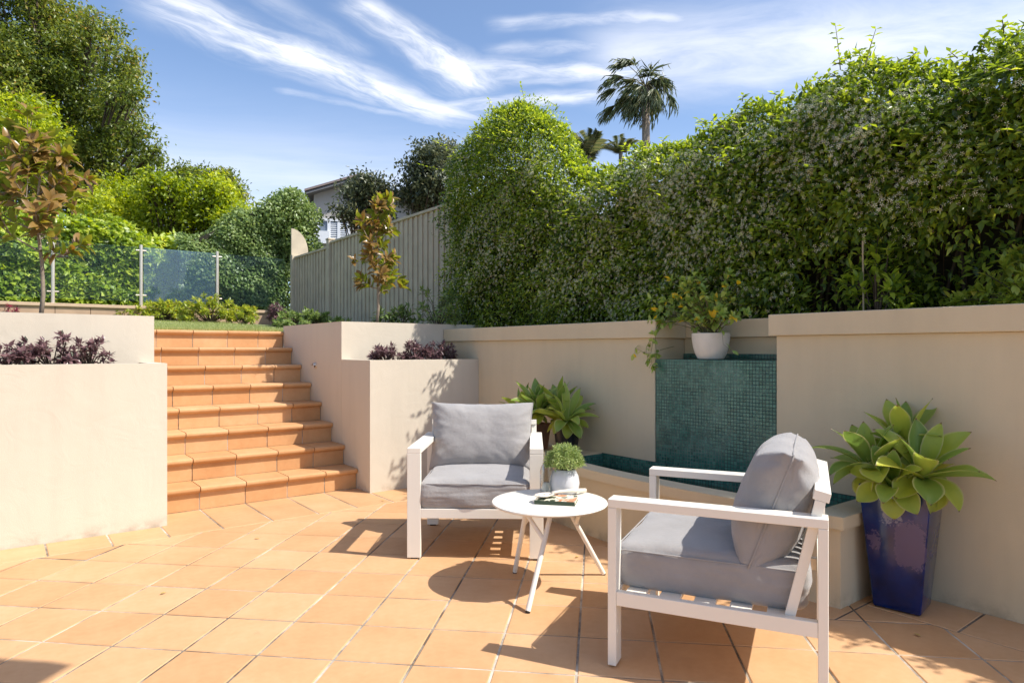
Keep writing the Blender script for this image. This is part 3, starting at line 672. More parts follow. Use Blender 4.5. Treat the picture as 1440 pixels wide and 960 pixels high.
t = ivy_wall('ivy_hedge', 'sunlit bright green ivy hedge directly behind the glass fence', M_ivy, sheet_y(13.0, -4.5, 2.55, 1.5, topA), 24000, .105, 31, base=(0, 13, 1.6))
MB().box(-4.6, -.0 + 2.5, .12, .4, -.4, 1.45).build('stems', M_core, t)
def topB(x): return np.where(x < 4.35, 3.15 + (x - 2.4) * .56 + .10 * np.sin(x * 6), 4.24 - (x - 4.35) * 2.2)
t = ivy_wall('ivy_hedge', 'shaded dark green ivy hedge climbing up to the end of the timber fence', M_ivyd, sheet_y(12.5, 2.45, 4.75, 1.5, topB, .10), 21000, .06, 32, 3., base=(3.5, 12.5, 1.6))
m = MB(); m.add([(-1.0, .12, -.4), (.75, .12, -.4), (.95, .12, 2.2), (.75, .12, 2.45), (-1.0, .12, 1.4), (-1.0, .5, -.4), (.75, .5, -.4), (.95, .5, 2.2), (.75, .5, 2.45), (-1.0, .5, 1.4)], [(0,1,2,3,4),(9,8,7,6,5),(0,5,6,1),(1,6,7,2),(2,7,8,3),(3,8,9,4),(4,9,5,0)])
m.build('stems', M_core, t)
# bushy top of that hedge, leaf tone raised as if sunlit
hb = [(4.35, 12.6, 3.85, .42), (4.1, 12.6, 3.7, .38), (4.62, 12.5, 3.7, .34), (3.75, 12.7, 3.5, .3), (4.5, 12.5, 3.35, .36), (4.75, 12.4, 3.1, .22), (4.4, 12.5, 4.0, .25)]
rg = np.random.default_rng(77); Ps = []; Ds = []
for cx, cy, cz, r in hb:
    n = int(14000 * r * r); d = unit(rg, n); Ps.append(np.array([cx - 3.5, cy - 12.5, cz - 1.6]) + d * r * rg.random(n)[:, None] ** .4); Ds.append(d)
P = np.concatenate(Ps); D = np.concatenate(Ds); n = len(P)
leaves('top_growth', P, D * .6 + rg.normal(0, .5, (n, 3)), D + rg.normal(0, .4, (n, 3)) + np.array([0, 0, .5]), .06 * (.7 + .6 * rg.random(n)), .042, M_ivyd, t, rg, LO, np.clip(rg.normal(.6, .2, n), 0, 1))

# ------------------------------------------------------------------ the big star jasmine hedge
def jtop(y):
    h = np.interp(y, [-3, -.3, .5, 1.05, 1.4, 1.9, 2.3, 2.9, 3.4, 3.9, 4.5, 4.75, 5.0, 5.4, 5.9, 6.2, 6.45], [2.45, 2.5, 2.66, 2.84, 2.86, 2.97, 2.96, 2.9, 2.85, 2.84, 2.84, 3.3, 3.56, 3.7, 3.72, 3.5, 3.0])
    return h + .04 * np.sin(y * 7.3) + .025 * np.sin(y * 17.)
def jface(rg, n):
    yt_ = -2.9 + 9.35 * rg.random(n * 4); yt_ = yt_[rg.random(n * 4) < (jtop(yt_) - 1.3) / 2.5]; ys_ = np.concatenate([yt_[:n], yt_[:max(0, n - len(yt_))]]); zt = jtop(ys_); z0 = np.where(ys_ > 5.6, 1.42, 1.40); z = z0 + (zt - z0) * rg.random(n) ** .95
    up = np.clip((z - (zt - .45)) / .45, 0, 1); lowr = np.clip((2.1 - z) / .7, 0, 1) * np.clip((2.6 - ys_) / 1.0, 0, 1)
    x = 3.93 - .09 * vn(ys_, z, 2.0) - .035 * vn(ys_, z, 6.) + up ** 2 * .42 + lowr ** 1.5 * .26
    x = np.where(ys_ > 5.3, x - (ys_ - 5.3) * .10, x)
    yo = np.clip((ys_ - 6.1) / .35, 0, 1); x = x + yo * .45 * rg.random(n)
    D = np.stack([-np.ones(n), rg.normal(0, .2, n) + .9 * yo, .15 + 1.7 * up ** 1.5], 1)
    return np.stack([x, ys_, z], 1), nrm(D)
t = thing('jasmine_hedge', 'huge star jasmine hedge covered in cream flowers above the long wall', 'hedge', (4.0, 2.5, 1.4)); jt = t
rg = np.random.default_rng(41); n = 100000; O = np.array([4.0, 2.5, 1.4])
P, D = hedge_sheet(rg, n, jface, .075)
def hole(P):   # openings low down where the brushwood behind shows
    y, z = P[:, 1], P[:, 2]; e = ((y - 1.05) / .50) ** 2 + ((z - 1.62) / .30) ** 2; e2 = ((y - .45) / .5) ** 2 + ((z - 1.95) / .22) ** 2; e3 = ((y - 1.9) / .30) ** 2 + ((z - 1.6) / .22) ** 2
    return np.minimum(np.minimum(e, e2), e3) + .45 * vn(y, z, 7.)
keep = (hole(P) > 1) | (rg.random(n) < .22); P = P[keep]; D = D[keep]; n = len(P)
near = np.clip((5 - P[:, 1]) / 4, 0, 1)
sz = (.042 + .016 * near) * (.65 + .7 * rg.random(n))
A = D * .55 + rg.normal(0, .55, (n, 3)) + np.array([0, 0, -.45]); N = D * .8 + rg.normal(0, .4, (n, 3)) + np.array([0, 0, .75])
tone = np.clip(rg.normal(.36, .27, n) + .15 * vn(P[:, 1], P[:, 2], 3.) + .06 * np.clip((P[:, 2] - jtop(P[:, 1]) + .35) / .35, 0, 1), 0, 1)
leaves('foliage', P - O, A, N, sz, sz * .42, M_jas, t, rg, LO, tone)
# upper back mass so the top reads solid
n = 26000; yv = -2.9 + 9.3 * rg.random(n); dx = .85 * rg.random(n); dx = np.where(yv > 4.35, dx * .38, dx); P2 = np.stack([4.15 + dx, yv, jtop(yv) - .02 - .22 * dx ** 2 - rg.exponential(.06, n) + .05 * vn(yv, dx * 2, 4.)], 1)
leaves('foliage', P2 - O, rg.normal(0, .7, (n, 3)) + np.array([-.2, 0, .3]), rg.normal(0, .4, (n, 3)) + np.array([0, 0, 1]), .055 * (.6 + .7 * rg.random(n)), .024, M_jas, t, rg, LO, np.clip(rg.normal(.42, .22, n), 0, 1))
# star flowers
n = 60000; P, D = hedge_sheet(rg, n, jface, .02); P = P + D * .025
dens = .5 + .9 * vn(P[:, 1], P[:, 2], 1.6) + .5 * vn(P[:, 1] + 3, P[:, 2], 5.)
zrel = (P[:, 2] - 1.4) / (jtop(P[:, 1]) - 1.4)
kp = (rg.random(n) < np.clip(dens * .60, .12, .8) * np.clip(.25 + zrel * 1.1, 0, 1)) & (hole(P) > 1.1) & (P[:, 1] < 6.2); P = P[kp]; D = D[kp]; n = len(P)
n = min(n, 19000); P = P[:n]; D = D[:n]
Nf = nrm(D + rg.normal(0, .4, (n, 3))); T1 = nrm(np.cross(Nf, unit(rg, n))); T2 = np.cross(Nf, T1); V = []; r = .0122 * (.8 + .4 * rg.random(n))
for k in range(5):
    a = 2 * math.pi * k / 5
    for da, rr in ((-.16, .25), (.16, .25), (.30, 1.0), (.02, .86)):
        g_ = a + da; V.append(P + (T1 * math.cos(g_) + T2 * math.sin(g_)) * (r * rr)[:, None] + Nf * (.002 if rr < .5 else -.001))
V = np.stack(V, 1).reshape(-1, 3) - O; F = np.array([[4*k, 4*k+1, 4*k+2, 4*k+3] for k in range(5)]); FF = (F[None] + (np.arange(n) * 20)[:, None, None]).reshape(-1, 4)
fast_mesh('flowers', V, FF, M_flower, t)
n = 20000; d = unit(rg, n); P3 = np.array([4.22, 5.45, 2.85]) + d * np.array([.42, .88, .93]) * (rg.random(n)[:, None] ** .25) * (1 + .06 * np.sin(d[:, :1] * 9)); kp = P3[:, 2] > 1.9; P3 = P3[kp]; d = d[kp]; n = len(P3)
leaves('foliage', P3 - O, d * .6 + rg.normal(0, .5, (n, 3)) + np.array([0, 0, -.2]), d + rg.normal(0, .4, (n, 3)) + np.array([0, 0, .5]), .036 * (.6 + .7 * rg.random(n)), .017, M_jas, t, rg, LO, np.clip(rg.normal(.5, .22, n), 0, 1))
# small drooping buds and tubes below the flowers
n = 9000; P, D = hedge_sheet(rg, n, jface, .02); P = P + D * .02; kp = (hole(P) > 1.05) & (rg.random(n) < np.clip(.6 + .6 * vn(P[:, 1], P[:, 2], 1.6), .1, 1)); P = P[kp]; n = len(P)
leaves('flower_buds', P - O, rg.normal(0, .35, (n, 3)) + np.array([-.2, 0, -1]), unit(rg, n), .020, .006, leafmat('bud', [(0, (.35, .40, .12)), (1, (.62, .62, .35))], trans=.2), t, rg, TRI)
# dark woody inside
m = MB(); rr_ = random.Random(6)
for k in range(150):
    y = rr_.uniform(-2.8, 6.1); x = 4.22 + rr_.uniform(-.05, .2); z1 = float(jtop(y)) - .45
    m.tube([(x - 4, y - 2.5, -.15), (x - 4 + rr_.uniform(-.08, .1), y - 2.5 + rr_.uniform(-.25, .25), (z1 - 1.4) * .5), (x - 4, y - 2.5 + rr_.uniform(-.4, .4), z1 - 1.4)], [.013, .010, .004], 5, cap=False)
m.build('stems', M_bark_dark, t, smooth=True)
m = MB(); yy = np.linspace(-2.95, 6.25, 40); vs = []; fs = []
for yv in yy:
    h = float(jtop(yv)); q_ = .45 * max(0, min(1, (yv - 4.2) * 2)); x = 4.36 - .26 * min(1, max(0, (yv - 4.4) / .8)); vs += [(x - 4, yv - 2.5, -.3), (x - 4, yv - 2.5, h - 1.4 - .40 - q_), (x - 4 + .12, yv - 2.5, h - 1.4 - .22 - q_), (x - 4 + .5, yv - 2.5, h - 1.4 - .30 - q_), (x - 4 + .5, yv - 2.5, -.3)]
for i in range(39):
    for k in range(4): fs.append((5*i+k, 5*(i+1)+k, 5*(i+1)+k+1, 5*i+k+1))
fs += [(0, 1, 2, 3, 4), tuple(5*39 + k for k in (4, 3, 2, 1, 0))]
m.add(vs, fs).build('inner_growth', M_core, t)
# shoots that rise out of the top
m = MB(); LP = []; LA = []; LN = []
def shoot(base, h, lean, nl, L=.06):
    b = Vector(base); tip = b + Vector((lean[0], lean[1], h)); mid = b.lerp(tip, .5) + Vector((0, 0, h * .05))
    m.tube([b - Vector(O), mid - Vector(O), tip - Vector(O)], [.0035, .0028, .0015], 5, cap=False)
    for i in range(nl):
        f = .25 + .75 * i / max(1, nl - 1); p = b.lerp(tip, f); a0 = rr_.uniform(0, 6.28)
        for s in (0, math.pi):
            LP.append(p - Vector(O)); LA.append((math.cos(a0 + s), math.sin(a0 + s), .35 - .5 * (1 - f))); LN.append((-.3 * math.cos(a0+s), -.3 * math.sin(a0+s), 1))
for k in range(230):
    y = rr_.uniform(-1.5, 6.2); h = rr_.uniform(.01, .06) * (1.6 if rr_.random() < .15 else 1)
    shoot((4.0 + rr_.uniform(.05, .5), y, float(jtop(y)) - .06), h, (rr_.uniform(-.08, .05), rr_.uniform(-.06, .06)), 4)
shoot((4.1, 2.0, 2.92), .27, (-.02, .02), 6); shoot((4.1, 1.85, 2.9), .2, (.02, -.05), 5); shoot((4.1, 6.15, 3.3), .35, (-.1, .55), 8); shoot((4.0, 6.2, 3.15), .2, (-.1, .6), 8); shoot((4.2, 5.2, 3.6), .3, (0, .1), 6); shoot((4.2, 5.75, 3.65), .25, (0, .1), 6)
for k in range(260):   # shoots leaning out of the face
    y = rr_.uniform(-1.5, 6.); z = rr_.uniform(1.5, float(jtop(y)) - .2)
    if hole(np.array([[4, y, z]]))[0] < 1.2: continue
    shoot((3.95, y, z), rr_.uniform(-.03, .06), (-rr_.uniform(.08, .16), rr_.uniform(-.07, .07)), 3, .05)
sh = m.build('shoot_stems', M_twig, t); sh['kind'] = 'stuff'
n = len(LP); leaves('shoot_leaves', np.array([tuple(p) for p in LP]), np.array(LA), np.array(LN), .055 * (.7 + .5 * rg.random(n)), .024, M_jas, t, rg, LO, np.clip(rg.normal(.52, .2, n), 0, 1))
# brushwood screen behind
t = thing('brushwood_screen', 'dark brushwood screen glimpsed through the gaps low in the jasmine', 'fence', (4.4, 1, 1.2))
m = MB()
for k in range(420):
    y = -2.6 + k * .0115 + rr_.uniform(-.004, .004); m.tube([(-.03 + rr_.uniform(-.01, .01), y, 0), (-.03 + rr_.uniform(-.015, .015), y + rr_.uniform(-.02, .02), rr_.uniform(.95, 1.05))], rr_.uniform(.003, .006), 5, cap=False)
m.build('brush', plain('brushwood', (.10, .065, .04), .95, var=.5, nscale=40), t)
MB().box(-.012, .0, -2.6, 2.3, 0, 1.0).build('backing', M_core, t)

# ------------------------------------------------------------------ shrubs with stems and leaves
def shrub(name, label, base, size, nst, per, L, ratio, mat, seed, group=None, cat='shrub', tone=(.5, .22), tpl=LO, droop=.1, stemmat=None, stem_r=.005, whorl=True, parent=None):
    rg = np.random.default_rng(seed); rx, ry, rz = size
    t = parent or thing(name, label, cat, base, 0, group); m = MB(); P = []; A = []; N = []
    for s in range(nst):
        d = unit(rg, 1)[0]; d[2] = abs(d[2]) * .9 + .15; d /= np.linalg.norm(d); f = .75 + .3 * rg.random()
        tip = np.array([d[0] * rx, d[1] * ry, d[2] * rz]) * f; mid = tip * .5 + np.array([0, 0, .12 * rz]) + rg.normal(0, .02, 3)
        m.tube([(0, 0, -.02), mid, tip], [stem_r, stem_r * .7, stem_r * .3], 5, cap=False)
        for k in range(per):
            u = (.35 + .65 * rg.random()) if not whorl else (1 - .5 * rg.random() ** 2.2)
            p = (1-u)**2 * 0 + 2*u*(1-u) * mid + u*u * tip if u < 1 else tip
            dd = unit(rg, 1)[0]; P.append(p + dd * L * .15); A.append(d * .45 + dd * .9 + np.array([0, 0, .15 - droop])); N.append(np.array([0, 0, 1]) + d * .3 + rg.normal(0, .25, 3))
    n = len(P); l = L * (.65 + .6 * rg.random(n))
    leaves('foliage', np.array(P), np.array(A), np.array(N), l, l * ratio, mat, t, rg, tpl, np.clip(rg.normal(*tone, n), 0, 1))
    m.build('stems', stemmat or M_bark_dark, t, smooth=True); return t
# burgundy shrubs in the lower planters
pp = [(-.42, 5.28, .20, .30, 'leftmost burgundy shrub in the left trough, cut by the picture edge'), (.03, 5.27, .26, .16, 'low reddish burgundy shrub in the middle of the left trough'), (.27, 5.29, .19, .22, 'tall dark burgundy shrub in the left trough'), (.47, 5.27, .20, .19, 'burgundy shrub nearest the steps in the left trough')]
for i, (x, y, r, h, lb) in enumerate(pp): shrub('burgundy_shrub', lb, (x, y, 1.07), (r, .17, h * 1.1), 22, 24, .046, .5, M_purple, 50 + i, 'burgundy shrubs in the planter troughs', tone=(.5, .25), droop=.3)
pp = [(2.72, 5.36, .15, .14, 'burgundy shrub nearest the steps in the right trough'), (3.02, 5.38, .16, .16, 'middle burgundy shrub in the right trough'), (3.30, 5.38, .17, .16, 'burgundy shrub in the corner of the right trough against the wall')]
for i, (x, y, r, h, lb) in enumerate(pp): shrub('burgundy_shrub', lb, (x, y, 1.08), (r, .15, h * 1.2), 26, 30, .044, .36, M_purple, 60 + i, 'burgundy shrubs in the planter troughs', tone=(.4, .2), droop=.3)
# shrubs in front of the low wall
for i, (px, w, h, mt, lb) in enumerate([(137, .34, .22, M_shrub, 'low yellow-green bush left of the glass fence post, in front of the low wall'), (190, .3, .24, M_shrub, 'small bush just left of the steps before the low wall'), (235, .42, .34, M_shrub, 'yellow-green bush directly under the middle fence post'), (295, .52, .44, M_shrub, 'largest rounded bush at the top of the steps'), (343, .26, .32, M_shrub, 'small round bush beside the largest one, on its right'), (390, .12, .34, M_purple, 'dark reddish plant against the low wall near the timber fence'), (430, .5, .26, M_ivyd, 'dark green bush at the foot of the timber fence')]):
    c = proj_at(px, 450, 10.6 if px < 400 else 9.4); shrub('garden_bush', lb, (c.x, c.y, zl(c.y) - .01), (w, .35, h), 60 if w > .3 else 30, 36, .062, .42, mt, 70 + i, 'bushes along the low wall', tone=(.6, .2), stem_r=.008)
c = proj_at(3, 430, 9.5); shrub('red_maple', 'small red-leaved bush at the left picture edge', (c.x, c.y, 1.52), (.3, .3, .35), 24, 30, .05, .3, M_red, 81)
# low plants in the upper right bed
for i, (px, w, h, mt, lb) in enumerate([(545, .16, .28, M_ivyd, 'dark leafy plant at the foot of the slim tree'), (567, .16, .24, M_ivyd, 'small leafy plant right of the slim tree'), (615, .26, .52, M_ivyd, 'taller loose dark plant beside the jasmine hedge, before the timber fence'), (478, .12, .1, M_ivyd, 'tiny seedling at the corner of the upper right planter')]):
    c = proj_at(px, 450, 6.75); shrub('bed_plant', lb, (c.x, c.y, 1.40), (w, .16, h), 14 if w < .2 else 22, 14, .07, .34, mt, 90 + i, 'plants in the upper right bed', tone=(.4, .2), stem_r=.004)
# plants standing on top of the long wall
shrub('wall_top_shrub', 'fresh yellow-green bush overhanging the wall at the right picture edge', (3.98, .95, 1.30), (.20, .42, .42), 80, 34, .050, .42, M_shrub, 101, tone=(.55, .2), tpl=HI)
shrub('wall_top_shrub', 'loose dark plant with long leaves above the wall, right of the potted shrub', (3.95, 1.72, 1.30), (.13, .22, .56), 22, 18, .062, .38, M_jas, 102, tone=(.55, .2), tpl=HI)
o = MB().tube([(0, 0, 0), (.01, .01, .52)], .005, 6).build('garden_stake', plain('bamboo_stake', (.42, .33, .20), .7), None); o.location = (3.90, 1.77, 1.3); tag(o, 'thin bamboo stake standing in the plants above the wall', 'stake')

# ------------------------------------------------------------------ magnolia saplings
def sapling(label, base, h, spread, nb, seed, L, first=.42, dense=1.):
    rg = np.random.default_rng(seed); t = thing('magnolia_sapling', label, 'tree', base, 0, 'young magnolia trees in the upper planters'); m = MB(); P = []; A = []; N = []
    pts = [Vector((.02 * math.sin(i * 1.3), .02 * math.cos(i), h * i / 6)) for i in range(7)]
    m.tube(pts, [.016, .0145, .013, .011, .009, .006, .003], 8)
    def whorl(p, d, k, s=1.):
        d = Vector(d).normalized()
        for j in range(k):
            a = rg.random() * 6.28; u = Vector((0, 0, 1)) if abs(d.z) < .9 else Vector((1, 0, 0)); e1 = d.cross(u).normalized(); e2 = d.cross(e1)
            ax = d * rg.uniform(.25, .9) + (e1 * math.cos(a) + e2 * math.sin(a)) * rg.uniform(.5, 1.)
            P.append(Vector(p) - d * rg.uniform(0, .05)); A.append(ax); N.append(d * .7 + Vector((0, 0, .5)) + Vector(rg.normal(0, .25, 3)))
    whorl(pts[-1], (0, 0, 1), int(10 * dense))
    for b in range(nb):
        f = first + (1 - first) * (b + .5) / nb * .97; p = Vector((0, 0, h * f)); a = b * 2.4 + rg.normal(0, .4); ln = spread * (1.05 - .65 * max(0, f - .5) / .5) * rg.uniform(.6, 1.05)
        e = p + Vector((math.cos(a) * ln, math.sin(a) * ln, ln * rg.uniform(.35, .8))); md = p.lerp(e, .5) - Vector((0, 0, .03))
        m.tube([p, md, e], [.007, .005, .003], 6, cap=False)
        whorl(e, e - p, int(9 * dense)); whorl(md.lerp(e, .4), e - p, int(6 * dense)); whorl(md, e - p, int(4 * dense))
        for q in range(2):
            e2 = md.lerp(e, .3) + Vector(rg.normal(0, .09, 3)) + Vector((0, 0, .05)); m.tube([md, e2], [.004, .002], 5, cap=False); whorl(e2, e2 - md, int(6 * dense))
    n = len(P); l = L * (.7 + .5 * rg.random(n))
    leaves('foliage', np.array([tuple(v) for v in P]), np.array([tuple(v) for v in A]), np.array([tuple(v) for v in N]), l, l * .42, M_mag, t, rg, HI, np.clip(rg.normal(.5, .25, n), 0, 1), True)
    m.build('trunk', M_bark, t, smooth=True); return t
sapling('young magnolia with broad coppery leaves, in the upper planter left of the steps', (.235, 6.0, 1.38), 1.36, .38, 18, 5, .110, .34, 1.6)
sapling('slim young magnolia, in the upper planter right of the steps before the timber fence', (2.915, 5.93, 1.40), 1.28, .20, 17, 9, .105, .24, 1.35)

# ------------------------------------------------------------------ palms
def palm(name, label, top, base_z, rad, nf, seed, tr=.16, wind=(-.25, 0), cat='palm'):
    rg = np.random.default_rng(seed); top = Vector(top); t = thing(name, label, cat, (top.x, top.y, base_z)); h = top.z - base_z
    m = MB().tube([(0, 0, -.1), (.05, 0, h * .5), (0, 0, h)], [tr * 1.25, tr * 1.05, tr], 10); m.build('trunk', M_bark, t, smooth=True)
    P = []; A = []; N = []; LL = []; rb = MB(); right = Vector((math.cos(YAW), -math.sin(YAW), 0))
    for k in range(nf):
        az = k * 2.399 + rg.normal(0, .2); el = rg.uniform(-.85, 1.3); d = Vector((math.cos(az) * math.cos(el), math.sin(az) * math.cos(el), math.sin(el)))
        pet = rad * rg.uniform(.25, .66); c0 = Vector((0, 0, h)); e = c0 + d * pet + Vector((0, 0, -pet * .12)) + right * wind[0] * pet * .5
        rb.tube([c0, c0.lerp(e, .5) + Vector((0, 0, .06 * rad)), e], [.03, .022, .015], 5, cap=False)
        side = d.cross(Vector((0, 0, 1))); side = side.normalized() if side.length > .1 else Vector((1, 0, 0)); upv = side.cross(d)
        nb = 26
        for j in range(nb):
            s = (j / (nb - 1) - .5) * 2 * .95; ax = (d * math.cos(s) + side * math.sin(s)) 
            ax = (ax + Vector((0, 0, -.75)) + right * wind[0] * 1.4 + Vector(rg.normal(0, .12, 3))).normalized(); l1 = rad * rg.uniform(.30, .52)
            P.append(e); A.append(ax); N.append(upv + Vector(rg.normal(0, .4, 3))); LL.append(l1)
            # hanging tips
            P.append(e + ax * l1 * .8); A.append(ax * .6 + Vector((0, 0, -.8)) + right * wind[0]); N.append(upv); LL.append(l1 * .45)
    n = len(P); LL = np.array(LL)
    leaves('fronds', np.array([tuple(v) for v in P]), np.array([tuple(v) for v in A]), np.array([tuple(v) for v in N]), LL, .055 * rad / 2, M_palm, t, rg, LO, np.clip(rg.normal(.5, .25, n), 0, 1))
    rb.build('petioles', M_twig, t); return t
palm('fan_palm', 'tall wind-blown fan palm standing above the hedge', proj_at(908, 122, 34), 2., 2.25, 34, 3, .20, (-.36, 0))
def feather(label, top, rad, nf, seed):
    rg = np.random.default_rng(seed); top = Vector(top); t = thing('feather_palm', label, 'palm', (top.x, top.y, 2.)); h = top.z - 2.
    MB().tube([(0, 0, 0), (0, 0, h)], [.12, .08], 8).build('trunk', M_bark, t, smooth=True); P = []; A = []; N = []; rb = MB()
    for k in range(nf):
        az = k * 2.4; el = rg.uniform(.35, 1.4); d = Vector((math.cos(az) * math.cos(el), math.sin(az) * math.cos(el), math.sin(el))); pts = []
        for i in range(10):
            f = i / 9; pts.append(Vector((0, 0, h)) + d * rad * f + Vector((0, 0, -rad * .30 * f * f)))
        rb.tube(pts, [.02] * 5 + [.01] * 5, 4, cap=False); side = d.cross(Vector((0, 0, 1))).normalized()
        for i in range(1, 10):
            for q in range(3):
                for s in (-1, 1): P.append(pts[i-1].lerp(pts[i], q / 3)); A.append(side * s * .8 + d * .4 + Vector((0, 0, -.25))); N.append(Vector((0, 0, 1)))
    n = len(P); leaves('fronds', np.array([tuple(v) for v in P]), np.array([tuple(v) for v in A]), np.array([tuple(v) for v in N]), rad * .34, .028, M_palm, t, rg, LO); rb.build('petioles', M_twig, t)
feather('feather palm top just left of the tall fan palm, above the hedge', proj_at(828, 219, 24), 1.25, 12, 4)
feather('smallest palm top peeking over the hedge between the other two palms', proj_at(873, 214, 26), .9, 10, 6)

# ------------------------------------------------------------------ broad leaf rosettes (agave)
def agave_mat():
    m, t, p, o = new_mat('agave_leaf'); a = mk(t, 'ShaderNodeAttribute', attribute_name='rnd'); e = mk(t, 'ShaderNodeAttribute', attribute_name='edge'); g = mk(t, 'ShaderNodeTexCoord')
    f = mth(t, 'ADD', mth(t, 'MULTIPLY', a.outputs['Fac'], .7), mth(t, 'MULTIPLY', nz(t, 9, 4, .6), .3))
    c = ramp(t, f, [(.1, (.10, .19, .04)), (.40, (.22, .32, .05)), (.62, (.40, .47, .06)), (.88, (.68, .60, .07))])
    mx = mk(t, 'ShaderNodeMix', data_type='RGBA'); lk(t, smooth(t, e.outputs['Fac'], .80, .97), mx.inputs[0]); lk(t, c, mx.inputs[6]); mx.inputs[7].default_value = (.48, .48, .18, 1)
    al = mk(t, 'ShaderNodeAttribute', attribute_name='along'); spot = smooth(t, nz(t, 26, 5, .7), .63, .72)
    tipf = mth(t, 'MAXIMUM', smooth(t, mth(t, 'ADD', al.outputs['Fac'], mth(t, 'MULTIPLY', nz(t, 60, 3, .6), .05)), .975, 1.01), mth(t, 'MULTIPLY', spot, .35))
    my = mk(t, 'ShaderNodeMix', data_type='RGBA'); lk(t, tipf, my.inputs[0]); lk(t, mx.outputs[2], my.inputs[6]); my.inputs[7].default_value = (.20, .11, .04, 1); mx = my
    wv2 = mk(t, 'ShaderNodeMapping'); lk(t, g.outputs['Object'], wv2.inputs[0]); bump(t, p, nz(t, 55, 4, .6), .25, .004)
    lk(t, mx.outputs[2], p.inputs['Base Color']); p.inputs['Roughness'].default_value = .42
    tr = mk(t, 'ShaderNodeBsdfTranslucent'); hs = mk(t, 'ShaderNodeHueSaturation'); hs.inputs['Value'].default_value = 1.6; lk(t, mx.outputs[2], hs.inputs['Color']); lk(t, hs.outputs[0], tr.inputs[0])
    ms = mk(t, 'ShaderNodeMixShader'); ms.inputs[0].default_value = .28; lk(t, p.outputs[0], ms.inputs[1]); lk(t, tr.outputs[0], ms.inputs[2]); lk(t, ms.outputs[0], o.inputs[0]); return m
M_agave = agave_mat()
def rosette(center, tilt, nleaf, L, Wd, seed, mat, parent, el0=(1.25, -.1), droop=.5, name='rosette'):
    rg = np.random.default_rng(seed); nu, nv = 14, 7; V = []; F = []; at = []; ed = []; tp_ = []; tl = Vector(tilt).normalized(); q = Vector((0, 0, 1)).rotation_difference(tl)
    for k in range(nleaf):
        f = k / (nleaf - 1); az = k * 2.39996 + rg.normal(0, .12); el = el0[0] + (el0[1] - el0[0]) * f + rg.normal(0, .10); l = L * (.70 + .35 * math.sin(math.pi * min(1, f + .25))) * rg.uniform(.88, 1.1); w = Wd * rg.uniform(.85, 1.12) * (.75 + .25 * min(1, f * 2))
        h = Vector((math.cos(az), math.sin(az), 0)); sd = Vector((-math.sin(az), math.cos(az), 0)); p = h * .012; dr = droop * rg.uniform(.5, 1.4) * (.4 + f); n0 = len(V); tone = np.clip(rg.normal(.40 + .25 * f, .18), 0, 1)
        twist = rg.normal(0, .18); ph = rg.random() * 6
        for i in range(nu + 1):
            u = i / nu; e = el - dr * u * u * 1.3; d = h * math.cos(e) + Vector((0, 0, math.sin(e)))
            if i: p = p + d * l / nu
            nn = Vector((0, 0, math.cos(e))) - h * math.sin(e); ww = w * np.interp(u, [0, .12, .3, .5, .68, .82, .92, 1], [.42, .46, .74, .97, .98, .68, .34, .01])
            a_ = twist * u; s1 = sd * math.cos(a_) + nn * math.sin(a_); n1 = nn * math.cos(a_) - sd * math.sin(a_)
            for j in range(nv):
                s = j / (nv - 1) * 2 - 1; cup = .22 * (1 - u * .5); pt = p + s1 * (s * ww / 2) + n1 * (abs(s) ** 1.7 * ww * cup + .012 * math.sin(u * 9 + ph) * abs(s) ** 2 * l)
                V.append(tuple(q @ pt + Vector(center))); at.append(tone); tp_.append(u); ed.append(max(abs(s), (u - .9) * 10 if u > .9 else 0))
        for i in range(nu):
            for j in range(nv - 1): a0 = n0 + i * nv + j; F.append((a0, a0 + 1, a0 + nv + 1, a0 + nv))
    return fast_mesh(name, np.array(V), np.array(F), mat, parent, {'rnd': at, 'edge': ed, 'along': tp_}, True)

